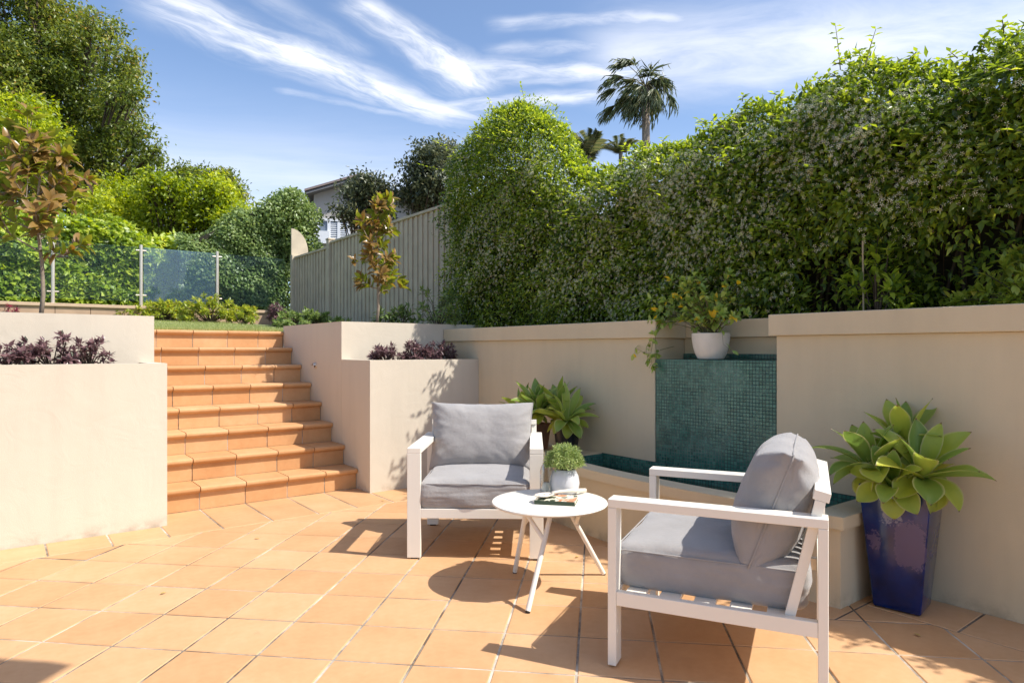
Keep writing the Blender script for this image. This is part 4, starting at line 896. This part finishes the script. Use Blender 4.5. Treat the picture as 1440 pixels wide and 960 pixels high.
# blue glazed pot
def glaze():
    m, t, p, o = new_mat('cobalt_glaze'); g = mk(t, 'ShaderNodeTexCoord'); s = mk(t, 'ShaderNodeSeparateXYZ'); lk(t, g.outputs['Object'], s.inputs[0])
    wx = nz(t, 13, 5, .7, g.outputs['Object'])
    base = ramp(t, nz(t, 4, 6, .65, g.outputs['Object']), [(.3, (.001, .006, .04)), (.55, (.002, .018, .12)), (.75, (.006, .04, .20))])
    def patch(z0, z1, a0, a1, soft=.05):
        return mth(t, 'MULTIPLY', mth(t, 'MULTIPLY', smooth(t, s.outputs[2], z0 - soft, z0 + soft), smooth(t, s.outputs[2], z1 + soft, z1 - soft)), mth(t, 'MULTIPLY', smooth(t, s.outputs[1], a0 - .035, a0 + .035), smooth(t, s.outputs[1], a1 + .035, a1 - .035)))
    n = nz(t, 42, 5, .75, g.outputs['Object'])
    pm = mth(t, 'MAXIMUM', patch(.22, .42, -.125, .00), mth(t, 'MULTIPLY', patch(.27, .37, .045, .11), .92)); k1 = smooth(t, mth(t, 'ADD', pm, mth(t, 'ADD', mth(t, 'MULTIPLY', mth(t, 'SUBTRACT', n, .5), 1.5), mth(t, 'MULTIPLY', mth(t, 'SUBTRACT', wx, .5), 1.1))), .50, .58)
    k1 = mth(t, 'MULTIPLY', k1, .8)
    mx = mk(t, 'ShaderNodeMix', data_type='RGBA'); lk(t, k1, mx.inputs[0]); lk(t, base, mx.inputs[6]); mx.inputs[7].default_value = (.085, .06, .14, 1)
    lm = patch(.38, .60, -.05, .07, .08); k2 = smooth(t, mth(t, 'ADD', mth(t, 'MULTIPLY', lm, .8), mth(t, 'MULTIPLY', mth(t, 'SUBTRACT', n, .5), 1.5)), .66, .74)
    mx2 = mk(t, 'ShaderNodeMix', data_type='RGBA'); lk(t, mth(t, 'MULTIPLY', k2, .55), mx2.inputs[0]); lk(t, mx.outputs[2], mx2.inputs[6]); mx2.inputs[7].default_value = (.34, .33, .38, 1)
    lk(t, mx2.outputs[2], p.inputs['Base Color']); lk(t, mth(t, 'ADD', .10, mth(t, 'MULTIPLY', mth(t, 'ADD', k1, k2), .35)), p.inputs['Roughness'])
    p.inputs['Coat Weight'].default_value = .35; p.inputs['Coat Roughness'].default_value = .05; bump(t, p, n, .12, .004); return m
M_glaze = glaze()
def frustum(b, tp, z0, z1, rim=None):
    m = MB(); n = 8; K = []
    for i in range(n + 1):
        f = i / n; r = b + (tp - b) * f; K.append((r, z0 + (z1 - z0) * f))
    for (ra, za), (rb_, zb) in zip(K, K[1:]):
        v = [(-ra, -ra, za), (ra, -ra, za), (ra, ra, za), (-ra, ra, za), (-rb_, -rb_, zb), (rb_, -rb_, zb), (rb_, rb_, zb), (-rb_, rb_, zb)]; m.add(v, [(0, 1, 5, 4), (1, 2, 6, 5), (2, 3, 7, 6), (3, 0, 4, 7)])
    m.add([(-b, -b, z0), (b, -b, z0), (b, b, z0), (-b, b, z0)], [(0, 3, 2, 1)]); ti = tp - .022
    m.add([(-tp, -tp, z1), (tp, -tp, z1), (tp, tp, z1), (-tp, tp, z1), (-ti, -ti, z1), (ti, -ti, z1), (ti, ti, z1), (-ti, ti, z1), (-ti, -ti, z1 - .06), (ti, -ti, z1 - .06), (ti, ti, z1 - .06), (-ti, ti, z1 - .06)],
          [(0, 1, 5, 4), (1, 2, 6, 5), (2, 3, 7, 6), (3, 0, 4, 7), (4, 5, 9, 8), (5, 6, 10, 9), (6, 7, 11, 10), (7, 4, 8, 11)])
    return m, ti
PB = (3.345, 1.345, 0)
t = thing('glazed_pot', 'tall square tapered cobalt blue glazed pot against the wall', 'plant pot', PB, R(9))
m, ti = frustum(.098, .148, .004, .575); o = m.build('body', M_glaze, t); weld(o)
bm = bmesh.new(); bm.from_mesh(o.data); es = [e for e in bm.edges if len(e.link_faces) == 2 and e.calc_face_angle(0) > R(25)]; bmesh.ops.bevel(bm, geom=es, offset=.008, segments=3, profile=.5, affect='EDGES', clamp_overlap=True); bm.to_mesh(o.data); bm.free()
for p in o.data.polygons: p.use_smooth = True
MB().box(-ti, ti, -ti, ti, .5, .535).build('soil', M_soil, t)
t = thing('agave_plant', 'large fox tail agave with broad yellow-green leaves growing in the cobalt pot', 'plant', (PB[0], PB[1], .53))
rosette((-.06, .10, .10), (-.25, .25, 1), 22, .265, .122, 1, M_agave, t, (1.35, -.45), .8)
rosette((-.045, -.10, .09), (-.30, -.28, 1), 24, .262, .128, 2, M_agave, t, (1.35, -.55), .85)
rosette((-.105, .0, .05), (-.75, -.25, .9), 17, .20, .105, 6, M_agave, t, (1.3, -.5), .9)
rosette((.07, .02, .20), (.0, .05, 1), 16, .25, .112, 3, M_agave, t, (1.35, .1), .4)
MB().tube([(-.03, .05, -.03), (-.06, .10, .10)], .024, 8).tube([(-.02, -.05, -.03), (-.045, -.10, .09)], .024, 8).tube([(.03, 0, -.03), (.07, .02, .20)], .024, 8).build('stems', M_bark, t, smooth=True)

# pots on the far end of the basin
M_terra = plain('aged_terracotta', (.34, .17, .10), .85, var=.25, nscale=7, bmp=.4, bscale=60)
t = thing('terracotta_pot', 'square aged terracotta pot on the end of the basin behind the far armchair', 'plant pot', (3.27, 3.98, ZB), R(8))
m, ti = frustum(.085, .105, .001, .20); weld(m.build('body', M_terra, t)); MB().box(-ti, ti, -ti, ti, .12, .17).build('soil', M_soil, t)
t = thing('bromeliad_plant', 'green and yellow strappy-leaved plant in the terracotta pot', 'plant', (3.27, 3.98, ZB + .16))
rosette((-.02, .04, .07), (-.2, .45, 1), 24, .27, .09, 11, M_agave, t, (1.4, -.1), .7); rosette((-.02, -.10, .12), (-.25, -.1, 1), 24, .27, .09, 12, M_agave, t, (1.45, 0), .7)
t = thing('plastic_pot', 'black plastic nursery pot on the end of the basin, right of the terracotta one', 'plant pot', (3.36, 3.68, ZB))
MB().lathe([(.075, .001), (.098, .17), (.104, .17), (.104, .195), (.096, .195), (.092, .165)], 36).build('body', M_black, t, smooth='auto'); MB().lathe([(.09, .15), (.09, .166)], 24).build('soil', M_soil, t)
t = thing('agave_plant', 'green agave with arching leaves spilling over the black plastic pot', 'plant', (3.36, 3.68, ZB + .16))
rosette((-.04, -.04, .08), (-.3, -.35, 1), 24, .26, .09, 13, M_agave, t, (1.3, -.35), .8); rosette((.0, .08, .14), (-.1, .2, 1), 22, .25, .085, 14, M_agave, t, (1.4, .2), .5)

# white pot on the spillway with shrub
t = thing('stone_pot', 'white rounded stone pot standing on top of the mosaic spillway', 'plant pot', (3.68, 2.64, 1.133))
prof = [(.070, 0), (.083, .006), (.098, .035), (.112, .08), (.120, .13), (.1225, .168), (.119, .172), (.112, .168), (.110, .140)]
MB().lathe(prof, 48).build('body', M_concrete_pot, t, smooth='auto'); MB().lathe([(.109, .12), (.109, .145)], 24).build('soil', M_soil, t)
t = thing('potted_shrub', 'straggly shrub with a few yellow leaves growing in the white stone pot', 'shrub', (3.68, 2.64, 1.27))
rg = np.random.default_rng(120); m = MB(); P = []; A = []; N = []; rr_ = random.Random(12)
def branch(pts, r, nl, endn=6, L=.04):
    m.tube([Vector(p) for p in pts], [r * (1 - .7 * i / (len(pts) - 1)) for i in range(len(pts))], 5, cap=False)
    for i in range(nl):
        f = rr_.uniform(.3, 1) * (len(pts) - 1); k = min(int(f), len(pts) - 2); p = Vector(pts[k]).lerp(Vector(pts[k+1]), f - k); d = Vector(unit(rg, 1)[0]); P.append(p); A.append(d + Vector((0, 0, .2))); N.append(Vector((-.2, 0, 1)) + Vector(rg.normal(0, .3, 3)))
    e = Vector(pts[-1]); dd = (e - Vector(pts[-2])).normalized()
    for i in range(endn): d = Vector(unit(rg, 1)[0]); P.append(e); A.append(d * .8 + dd * .7); N.append(dd + Vector((0, 0, .5)))
for k in range(38):
    a = rr_.uniform(0, 6.28); ry = rr_.uniform(.06, .33); h = rr_.uniform(.10, .40); e = (math.cos(a) * .12 - .05, math.sin(a) * ry, h)
    branch([(rr_.uniform(-.03, .03), rr_.uniform(-.03, .03), 0), (e[0] * .3, e[1] * .4, h * .6), e], .005, 8, 9)
for k in range(6):   # long branches reaching left towards the wall end
    e = (-.12 + rr_.uniform(-.05, .02), .25 + rr_.uniform(.0, .14), .05 + rr_.uniform(.0, .26)); branch([(0, .02, 0), (-.05, .15, .12), e], .004, 9, 8)
for (yy_, zz_) in ((.40, -.10), (.36, -.02), (.44, -.06)):   # trailing vine
    branch([(0, .03, .02), (-.10, .22, .16), (-.15, .33, .08), (-.16, yy_ - .03, zz_), (-.17, yy_ - .05, zz_ - .08)], .003, 12, 6, .03)
branch([(0, .3, -.05), (-.15, .42, -.1), (-.17, .5, -.06), (-.16, .52, -.1)], .0018, 4, 2)
branch([(0, -.05, .02), (-.08, -.14, .06), (-.14, -.19, -.04), (-.15, -.26, -.08)], .0018, 3, 2)
n = len(P); l = .047 * (.7 + .6 * rg.random(n)); leaves('foliage', np.array([tuple(v) for v in P]), np.array([tuple(v) for v in A]), np.array([tuple(v) for v in N]), l, l * .5, M_citrus, t, rg, HI, rg.random(n), True); m.build('stems', M_twig, t)

# ------------------------------------------------------------------ cushions
def rbox(hx_, hy_, hz_, r, nseg=22):
    V = []; F = []; idx = {}
    def vid(c):
        k = tuple(round(x, 5) for x in c)
        if k not in idx: idx[k] = len(V); V.append(c)
        return idx[k]
    for ax in range(3):
        for s in (-1, 1):
            for i in range(nseg):
                for j in range(nseg):
                    q = []
                    for (a, b) in ((i, j), (i+1, j), (i+1, j+1), (i, j+1)):
                        def wv_(t_): t_ = t_ / nseg * 2 - 1; return math.copysign(1 - (1 - abs(t_)) ** 1.35, t_)
                        c = [0, 0, 0]; c[ax] = s; c[(ax+1) % 3] = wv_(a); c[(ax+2) % 3] = wv_(b); q.append(vid(tuple(c)))
                    F.append(tuple(q) if s > 0 else tuple(q[::-1]))
    out = []
    for c in V:
        p = Vector((c[0] * hx_, c[1] * hy_, c[2] * hz_)); inn = Vector([max(-(h - r), min(h - r, v)) for v, h in zip(p, (hx_, hy_, hz_))]); d = p - inn
        out.append(inn + d.normalized() * r if d.length > 1e-6 else p)
    return V, out, F
def cushion_mesh(name, dims, r, kind, seed, parent, M):
    hx_, hy_, hz_ = (d / 2 for d in dims); C, V, F = rbox(hx_, hy_, hz_, r, 34); out = []; off = Vector((seed * 7.3, seed * 2.1, 0))
    for c, p in zip(C, V):
        u, v, w = p.x / hx_, p.y / hy_, p.z / hz_
        if kind == 'seat':
            puff = .022 * (1 - min(1, abs(u)) ** 3) * (1 - min(1, abs(v)) ** 3); q = p + Vector((0, 0, puff if w > 0 else 0))
            side = max(abs(u), abs(v)); q.x += .010 * u * (1 - w * w); q.y += .014 * v * (1 - w * w)
            nz_ = noise.fractal((p * 6 + off), 1, 2, 4) * .009 + noise.fractal(Vector((p.x * 5, p.y * 5, p.z * 26)) + off, 1, 2, 3) * .005 * (side ** 6)
            q += q.normalized() * nz_
        else:   # plump scatter pillow: x width, z height, y thickness
            e = max(0, 1 - abs(u) ** 5.) ** .55 * max(0, 1 - abs(w) ** 3.6) ** .55; th = .20 + .80 * e
            q = Vector((p.x, p.y * th, p.z)); q.x *= 1 - .055 * (1 - abs(w) ** 2); q.z *= 1 - .065 * (1 - abs(u) ** 2)
            edge = max(abs(u), abs(w)); cor = abs(u * w); rad_ = math.atan2(w, u)
            nz_ = noise.fractal(p * 7 + off, 1, 2, 4) * .007 + math.sin(rad_ * 26 + seed) * .0035 * edge ** 4 + noise.noise(Vector((rad_ * 5, edge * 2, seed))) * .008 * edge ** 2
            q += Vector((0, 1 if p.y > 0 else -1, 0)) * nz_ + Vector((u, 0, w)) * noise.noise(p * 12 + off) * .004
        out.append(tuple(M @ q))
    me = bpy.data.meshes.new(name); me.from_pydata(out, [], F); bm = bmesh.new(); bm.from_mesh(me); bmesh.ops.recalc_face_normals(bm, faces=bm.faces); bm.to_mesh(me); bm.free()
    for p in me.polygons: p.use_smooth = True
    if kind == 'seat':
        zt_ = hz_ - .022; rp = .034; loop = []
        for (cx_, cy_, a0) in ((hx_-rp, hy_-rp, 0), (-hx_+rp, hy_-rp, 90), (-hx_+rp, -hy_+rp, 180), (hx_-rp, -hy_+rp, 270)):
            for q_ in range(6): a_ = R(a0 + q_ * 18); loop.append((cx_ + (rp + .004) * math.cos(a_), cy_ + (rp + .007) * math.sin(a_), zt_ + .0025 * math.sin((len(loop)) * 1.9)))
        loop.append(loop[0]); pb = MB().tube(loop, .0032, 6, M).build('piping', M_fabric, None, smooth=True)
    else:
        loop = []
        for q_ in range(97):
            a_ = 2 * math.pi * q_ / 96; c_, s_ = math.cos(a_), math.sin(a_); m_ = max(abs(c_), abs(s_)); u, w = c_ / m_, s_ / m_
            loop.append((u * hx_ * (1 - .055 * (1 - w * w)) * 1.004, .0, w * hz_ * (1 - .065 * (1 - u * u)) * 1.004))
        pb = MB().tube(loop, .0038, 6, M, cap=False).build('piping', M_fabric, None, smooth=True)
    o = link_mesh(name, me, M_fabric, parent); s = o.modifiers.new('subdivision', 'SUBSURF'); s.levels = 1; s.render_levels = 1
    if pb: pb.parent = o
    return o

# ------------------------------------------------------------------ armchairs
AW, AD, AH = .78, .755, .635
def chair(label, origin, ang, seed, bl, flip=1):
    c = Vector(origin) + Vector((math.cos(ang) * AW / 2 - math.sin(ang) * AD / 2, math.sin(ang) * AW / 2 + math.cos(ang) * AD / 2, 0))
    t = thing('garden_armchair', label, 'armchair', c, ang, 'white framed garden armchairs'); hw, hd, w, th = AW / 2, AD / 2, .078, .032
    for sx in (-1, 1):
        xa, xb = (-hw, -hw + w) if sx < 0 else (hw - w, hw)
        MB().box(xa, xb, -hd, hd, AH - th, AH).build('armrest', M_white, t, .0025)
        for sy in (-1, 1):
            ya, yb = (-hd, -hd + th) if sy < 0 else (hd - th, hd)
            l = MB().box(xa, xb, ya, yb, .008, AH - th - .0005).build('leg', M_white, t, .0025)
            MB().box(xa + .02, xb - .02, ya + .006, yb - .006, 0, .009).build('glide', M_rubber, l)
        rx = (xa + .002, xa + th) if sx < 0 else (xb - th, xb - .002)
        MB().box(rx[0], rx[1], -hd + th + .0005, hd - th - .0005, .236, .288).build('side_rail', M_white, t, .002)
    MB().box(-hw + w + .0005, hw - w - .0005, -hd + .001, -hd + th, .234, .288).build('front_rail', M_white, t, .002)
    MB().box(-hw + w + .0005, hw - w - .0005, hd - th, hd - .001, .34, .39).build('rear_rail', M_white, t, .002)
    for k in range(5):
        y = -hd + .06 + k * .125; MB().box(-hw + th + .001, hw - th - .001, y, y + .075, .266, .284).build('seat_slat', M_white, t, .002)
    # raked back frame
    bx_ = hw - .036; y0, y1 = hd - .125, hd - .016; ang_ = math.atan2(y1 - y0, .72 - .262); Lb = math.hypot(y1 - y0, .458); Mb = Matrix.Translation((0, y0, .262)) @ Matrix.Rotation(-ang_, 4, 'X')
    for s in (-1, 1): MB().box(s * bx_ - (.034 if s > 0 else 0), s * bx_ + (0 if s > 0 else .034), -.017, .017, 0, Lb - .034, Mb).build('back_post', M_white, t, .002)
    MB().box(-bx_, bx_, -.026, .026, Lb - .0335, Lb, Mb).build('back_top_rail', M_white, t, .002)
    MB().box(-bx_ + .0345, bx_ - .0345, -.013, .013, .05, .08, Mb).build('back_bottom_rail', M_white, t, .002)
    for k in range(9):
        x = -bx_ + .09 + k * (2 * bx_ - .18) / 8; MB().box(x - .024, x + .024, -.006, .006, .0805, Lb - .034, Mb).build('back_slat', M_white, t, .0015)
    cushion_mesh('seat_cushion', (AW - 2 * w - .002, .675, .172), .036, 'seat', seed, t, Matrix.Translation((0, -.028, .364)))
    cushion_mesh('back_cushion', (bl[3], bl[7], bl[4]), .012, 'pillow', seed + 3, t, Matrix.Translation((bl[0], bl[1], bl[2])) @ Matrix.Rotation(R(bl[5]), 4, 'Z') @ Matrix.Rotation(R(-bl[6]), 4, 'X'))
    return t
a = R(-39.5); chair('far white armchair with grey cushions, facing the camera between planter and table', (1.845, 3.375, 0), a, 1, (-.005, .19, .632, .67, .44, 0, 16, .23))
a = R(208.); chair('near white armchair with grey cushions, seen from its side at the right', (1.82 + AW * math.cos(R(28)), 1.766 + AW * math.sin(R(28)), 0), a, 2, (.0, .195, .625, .64, .435, 0, 20, .26))

# ------------------------------------------------------------------ table and what stands on it
TC = Vector((2.20, 2.54, 0)); TZ = .435
t = thing('side_table', 'small round white metal table between the two armchairs', 'table', TC)
MB().lathe([(.0, TZ - .014), (.284, TZ - .014), (.290, TZ - .010), (.292, TZ - .006), (.290, TZ - .001), (.287, TZ), (.0, TZ)], 96, None, True).build('table_top', M_white, t, smooth='auto')
for (fx, fy) in ((2.191, 2.813), (1.905, 2.350), (2.545, 2.500)):
    f = Vector((fx, fy, 0)) - TC; rad = f.normalized(); tg = Vector((-rad.y, rad.x, 0)); r0 = f.length
    top = rad * .115 + tg * .045 + Vector((0, 0, TZ - .0145)); ft = rad * r0 + Vector((0, 0, .008)); knee = ft.lerp(top, .68); top2 = rad * .13 - tg * .10 + Vector((0, 0, TZ - .0145))
    l = MB().tube([ft, knee, top], [.0125, .0125, .0125], 14).build('leg', M_white, t, smooth='auto')
    MB().tube([knee, top2], .011, 12).build('strut', M_white, l, smooth='auto'); MB().tube([rad * r0 + Vector((0, 0, 0)), rad * r0 + Vector((0, 0, .0085))], .0115, 12).build('foot_cap', M_rubber, l)
MB().add([(-.20, .02, TZ - .0145), (-.10, -.06, TZ - .0145), (-.06, .10, TZ - .0145), (-.14, .02, TZ - .05)], [(0, 1, 3), (1, 2, 3), (2, 0, 3), (0, 2, 1)]).build('mounting_bracket', M_white, t)
# vase
def vase_mat(): return plain('pale_grey_ceramic', (.60, .60, .61), .35, var=.05, nscale=16)
t = thing('round_vase', 'small pale grey rounded vase on the side table', 'vase', (2.385, 2.63, TZ))
MB().lathe([(.052, 0), (.066, .004), (.076, .028), (.079, .055), (.074, .090), (.062, .117), (.052, .128), (.048, .128), (.046, .115)], 48).build('body', vase_mat(), t, smooth='auto')
t = thing('herb_plant', 'ball of fine light green foliage growing in the grey vase', 'plant', (2.385, 2.63, TZ + .115))
rg = np.random.default_rng(7); n = 5200; d = unit(rg, n); d[:, 2] = np.abs(d[:, 2]) * 1.0 - .22; P = d * np.array([.098, .098, .105]) * (.55 + .5 * rg.random(n)[:, None] ** .6) * (1 + .12 * np.sin(d[:, :1] * 9) * np.cos(d[:, 1:2] * 8)) + np.array([0, 0, .055])
leaves('foliage', P, d * .6 + rg.normal(0, .7, (n, 3)), unit(rg, n), .013 + .008 * rg.random(n), .0055, M_herb, t, rg, LO)
m = MB()
for k in range(60): dd = d[k]; m.tube([(0, 0, -.02), tuple(dd * .05 + np.array([0, 0, .04])), tuple(dd * .09 + np.array([0, 0, .055]))], [.0014, .001, .0006], 4, cap=False)
m.build('stems', M_twig, t)
# glass bottle
def clear():
    m, t, p, o = new_mat('clear_bottle_glass'); tr = mk(t, 'ShaderNodeBsdfTransparent'); tr.inputs[0].default_value = (.90, .92, .92, 1); gl = mk(t, 'ShaderNodeBsdfGlossy'); gl.inputs['Roughness'].default_value = .08; lw = mk(t, 'ShaderNodeLayerWeight'); lw.inputs[0].default_value = .42
    ms = mk(t, 'ShaderNodeMixShader'); lk(t, mth(t, 'MULTIPLY', lw.outputs['Facing'], .75), ms.inputs[0]); lk(t, tr.outputs[0], ms.inputs[1]); lk(t, gl.outputs[0], ms.inputs[2]); lk(t, ms.outputs[0], o.inputs[0]); return m
t = thing('glass_bottle', 'clear glass bottle beside the grey vase on the table', 'bottle', (2.305, 2.685, TZ))
MB().lathe([(.030, .001), (.035, .004), (.036, .012), (.036, .115), (.030, .140), (.017, .165), (.0135, .185), (.0135, .212), (.0165, .213), (.0165, .222), (.0125, .222), (.0115, .19), (.015, .165), (.028, .138), (.033, .114), (.033, .012), (.0, .009)], 40, None, True).build('glass', clear(), t, smooth='auto')
MB().box(-.022, .008, -.020, .012, .010, .058).build('refraction_block', plain('refraction_cream', (.75, .70, .62), .9), t, .002)  # cream block added for the sunlit refraction seen in the bottle
# book and slotted spoon
t = thing('small_book', 'small green and white paperback book under the spoon on the table', 'book', (2.215, 2.495, TZ), R(-50))
MB().box(-.105, .095, -.075, .075, .0, .0025).box(-.105, .095, -.075, .075, .0185, .021).box(-.105, .095, -.0755, -.073, .0026, .0184).build('cover', None, t)
def covermat():
    m, tt, p, o = new_mat('printed_cover'); g = mk(tt, 'ShaderNodeTexCoord'); s = mk(tt, 'ShaderNodeSeparateXYZ'); lk(tt, g.outputs['Object'], s.inputs[0])
    top = mth(tt, 'GREATER_THAN', s.outputs[2], .0205); w = ramp(tt, nz(tt, 18, 2, .5, g.outputs['Object']), [(.42, (.03, .055, .025)), (.45, (.72, .66, .52)), (.58, (.70, .62, .5)), (.60, (.5, .22, .10))]); w.node.color_ramp.interpolation = 'CONSTANT'
    mx = mk(tt, 'ShaderNodeMix', data_type='RGBA'); lk(tt, top, mx.inputs[0]); mx.inputs[6].default_value = (.03, .055, .025, 1); lk(tt, w, mx.inputs[7]); lk(tt, mx.outputs[2], p.inputs['Base Color']); p.inputs['Roughness'].default_value = .4; return m
t.children[0].data.materials.clear(); t.children[0].data.materials.append(covermat())
MB().box(-.102, .092, -.0725, .072, .0027, .0183).build('pages', plain('page_edges', (.72, .66, .52), .9), t)
t = thing('slotted_spoon', 'cream slotted serving spoon lying across the book', 'spoon', (2.165, 2.54, TZ + .0235), R(3))
M_spoon = plain('cream_spoon', (.72, .66, .56), .45, var=.05)
m = MB(); ns = 20; V = []; F = []
for ring, (s_, z_) in enumerate(((1., .012), (.8, .006), (.55, .002), (.3, .001))):
    for k in range(ns): g_ = 2 * math.pi * k / ns; V.append((.058 * s_ * math.cos(g_), .040 * s_ * math.sin(g_), z_))
for rgi in range(3):
    for k in range(ns):
        if rgi == 1 and k % 3 == 0: continue
        F.append((rgi*ns+k, rgi*ns+(k+1) % ns, (rgi+1)*ns+(k+1) % ns, (rgi+1)*ns+k))
V.append((0, 0, .001)); 
for k in range(ns): F.append((3*ns+k, 3*ns+(k+1) % ns, 4*ns))
o = m.add(V, F).build('bowl', M_spoon, t, smooth=True); sd = o.modifiers.new('thickness', 'SOLIDIFY'); sd.thickness = .003
MB().tube([(.054, 0, .011), (.10, 0, .013), (.19, 0, .008), (.30, 0, -.008)], [.010, .007, .008, .012], 10).build('handle', M_spoon, t, smooth=True)
# ------------------------------------------------------------------ unseen slab added behind the viewpoint so its corner shades the paving
t = thing('shade_slab', 'white slab added unseen behind the camera to shade the paving corner', 'roof', (1.90, .78, 3.5), R(-45))
MB().box(-6, 0, -3.2, 0, 0, .12).build('roof', plain('shade_slab_white', (.7, .68, .64), .7), t, .01)  # plain slab, added for its shadow alone

# a few fallen leaves and petals on the paving
rr_ = random.Random(31)
for i, (x, y, lb) in enumerate([(2.62, 2.80, 'yellow fallen leaf on the paving behind the side table'), (1.62, 1.72, 'tiny brown fallen leaf on the paving in front of the near armchair'), (3.05, 1.18, 'small dry leaf on the paving beside the cobalt pot'), (.62, 3.62, 'small dry leaf lying on the sunny paving at the left'), (1.30, 4.30, 'dry fallen leaf on the paving below the steps'), (2.40, 4.80, 'small fallen leaf on the paving at the foot of the right planter')]):
    o = leaves('fallen_leaf', np.array([[0., 0, .003]]), np.array([[math.cos(i * 2.2), math.sin(i * 2.2), .12]]), np.array([[0., 0, 1]]), .032, .015, M_leaflit, None, rg, HI); o.location = (x, y, .001); tag(o, lb, 'leaf', 'fallen leaves on the paving')
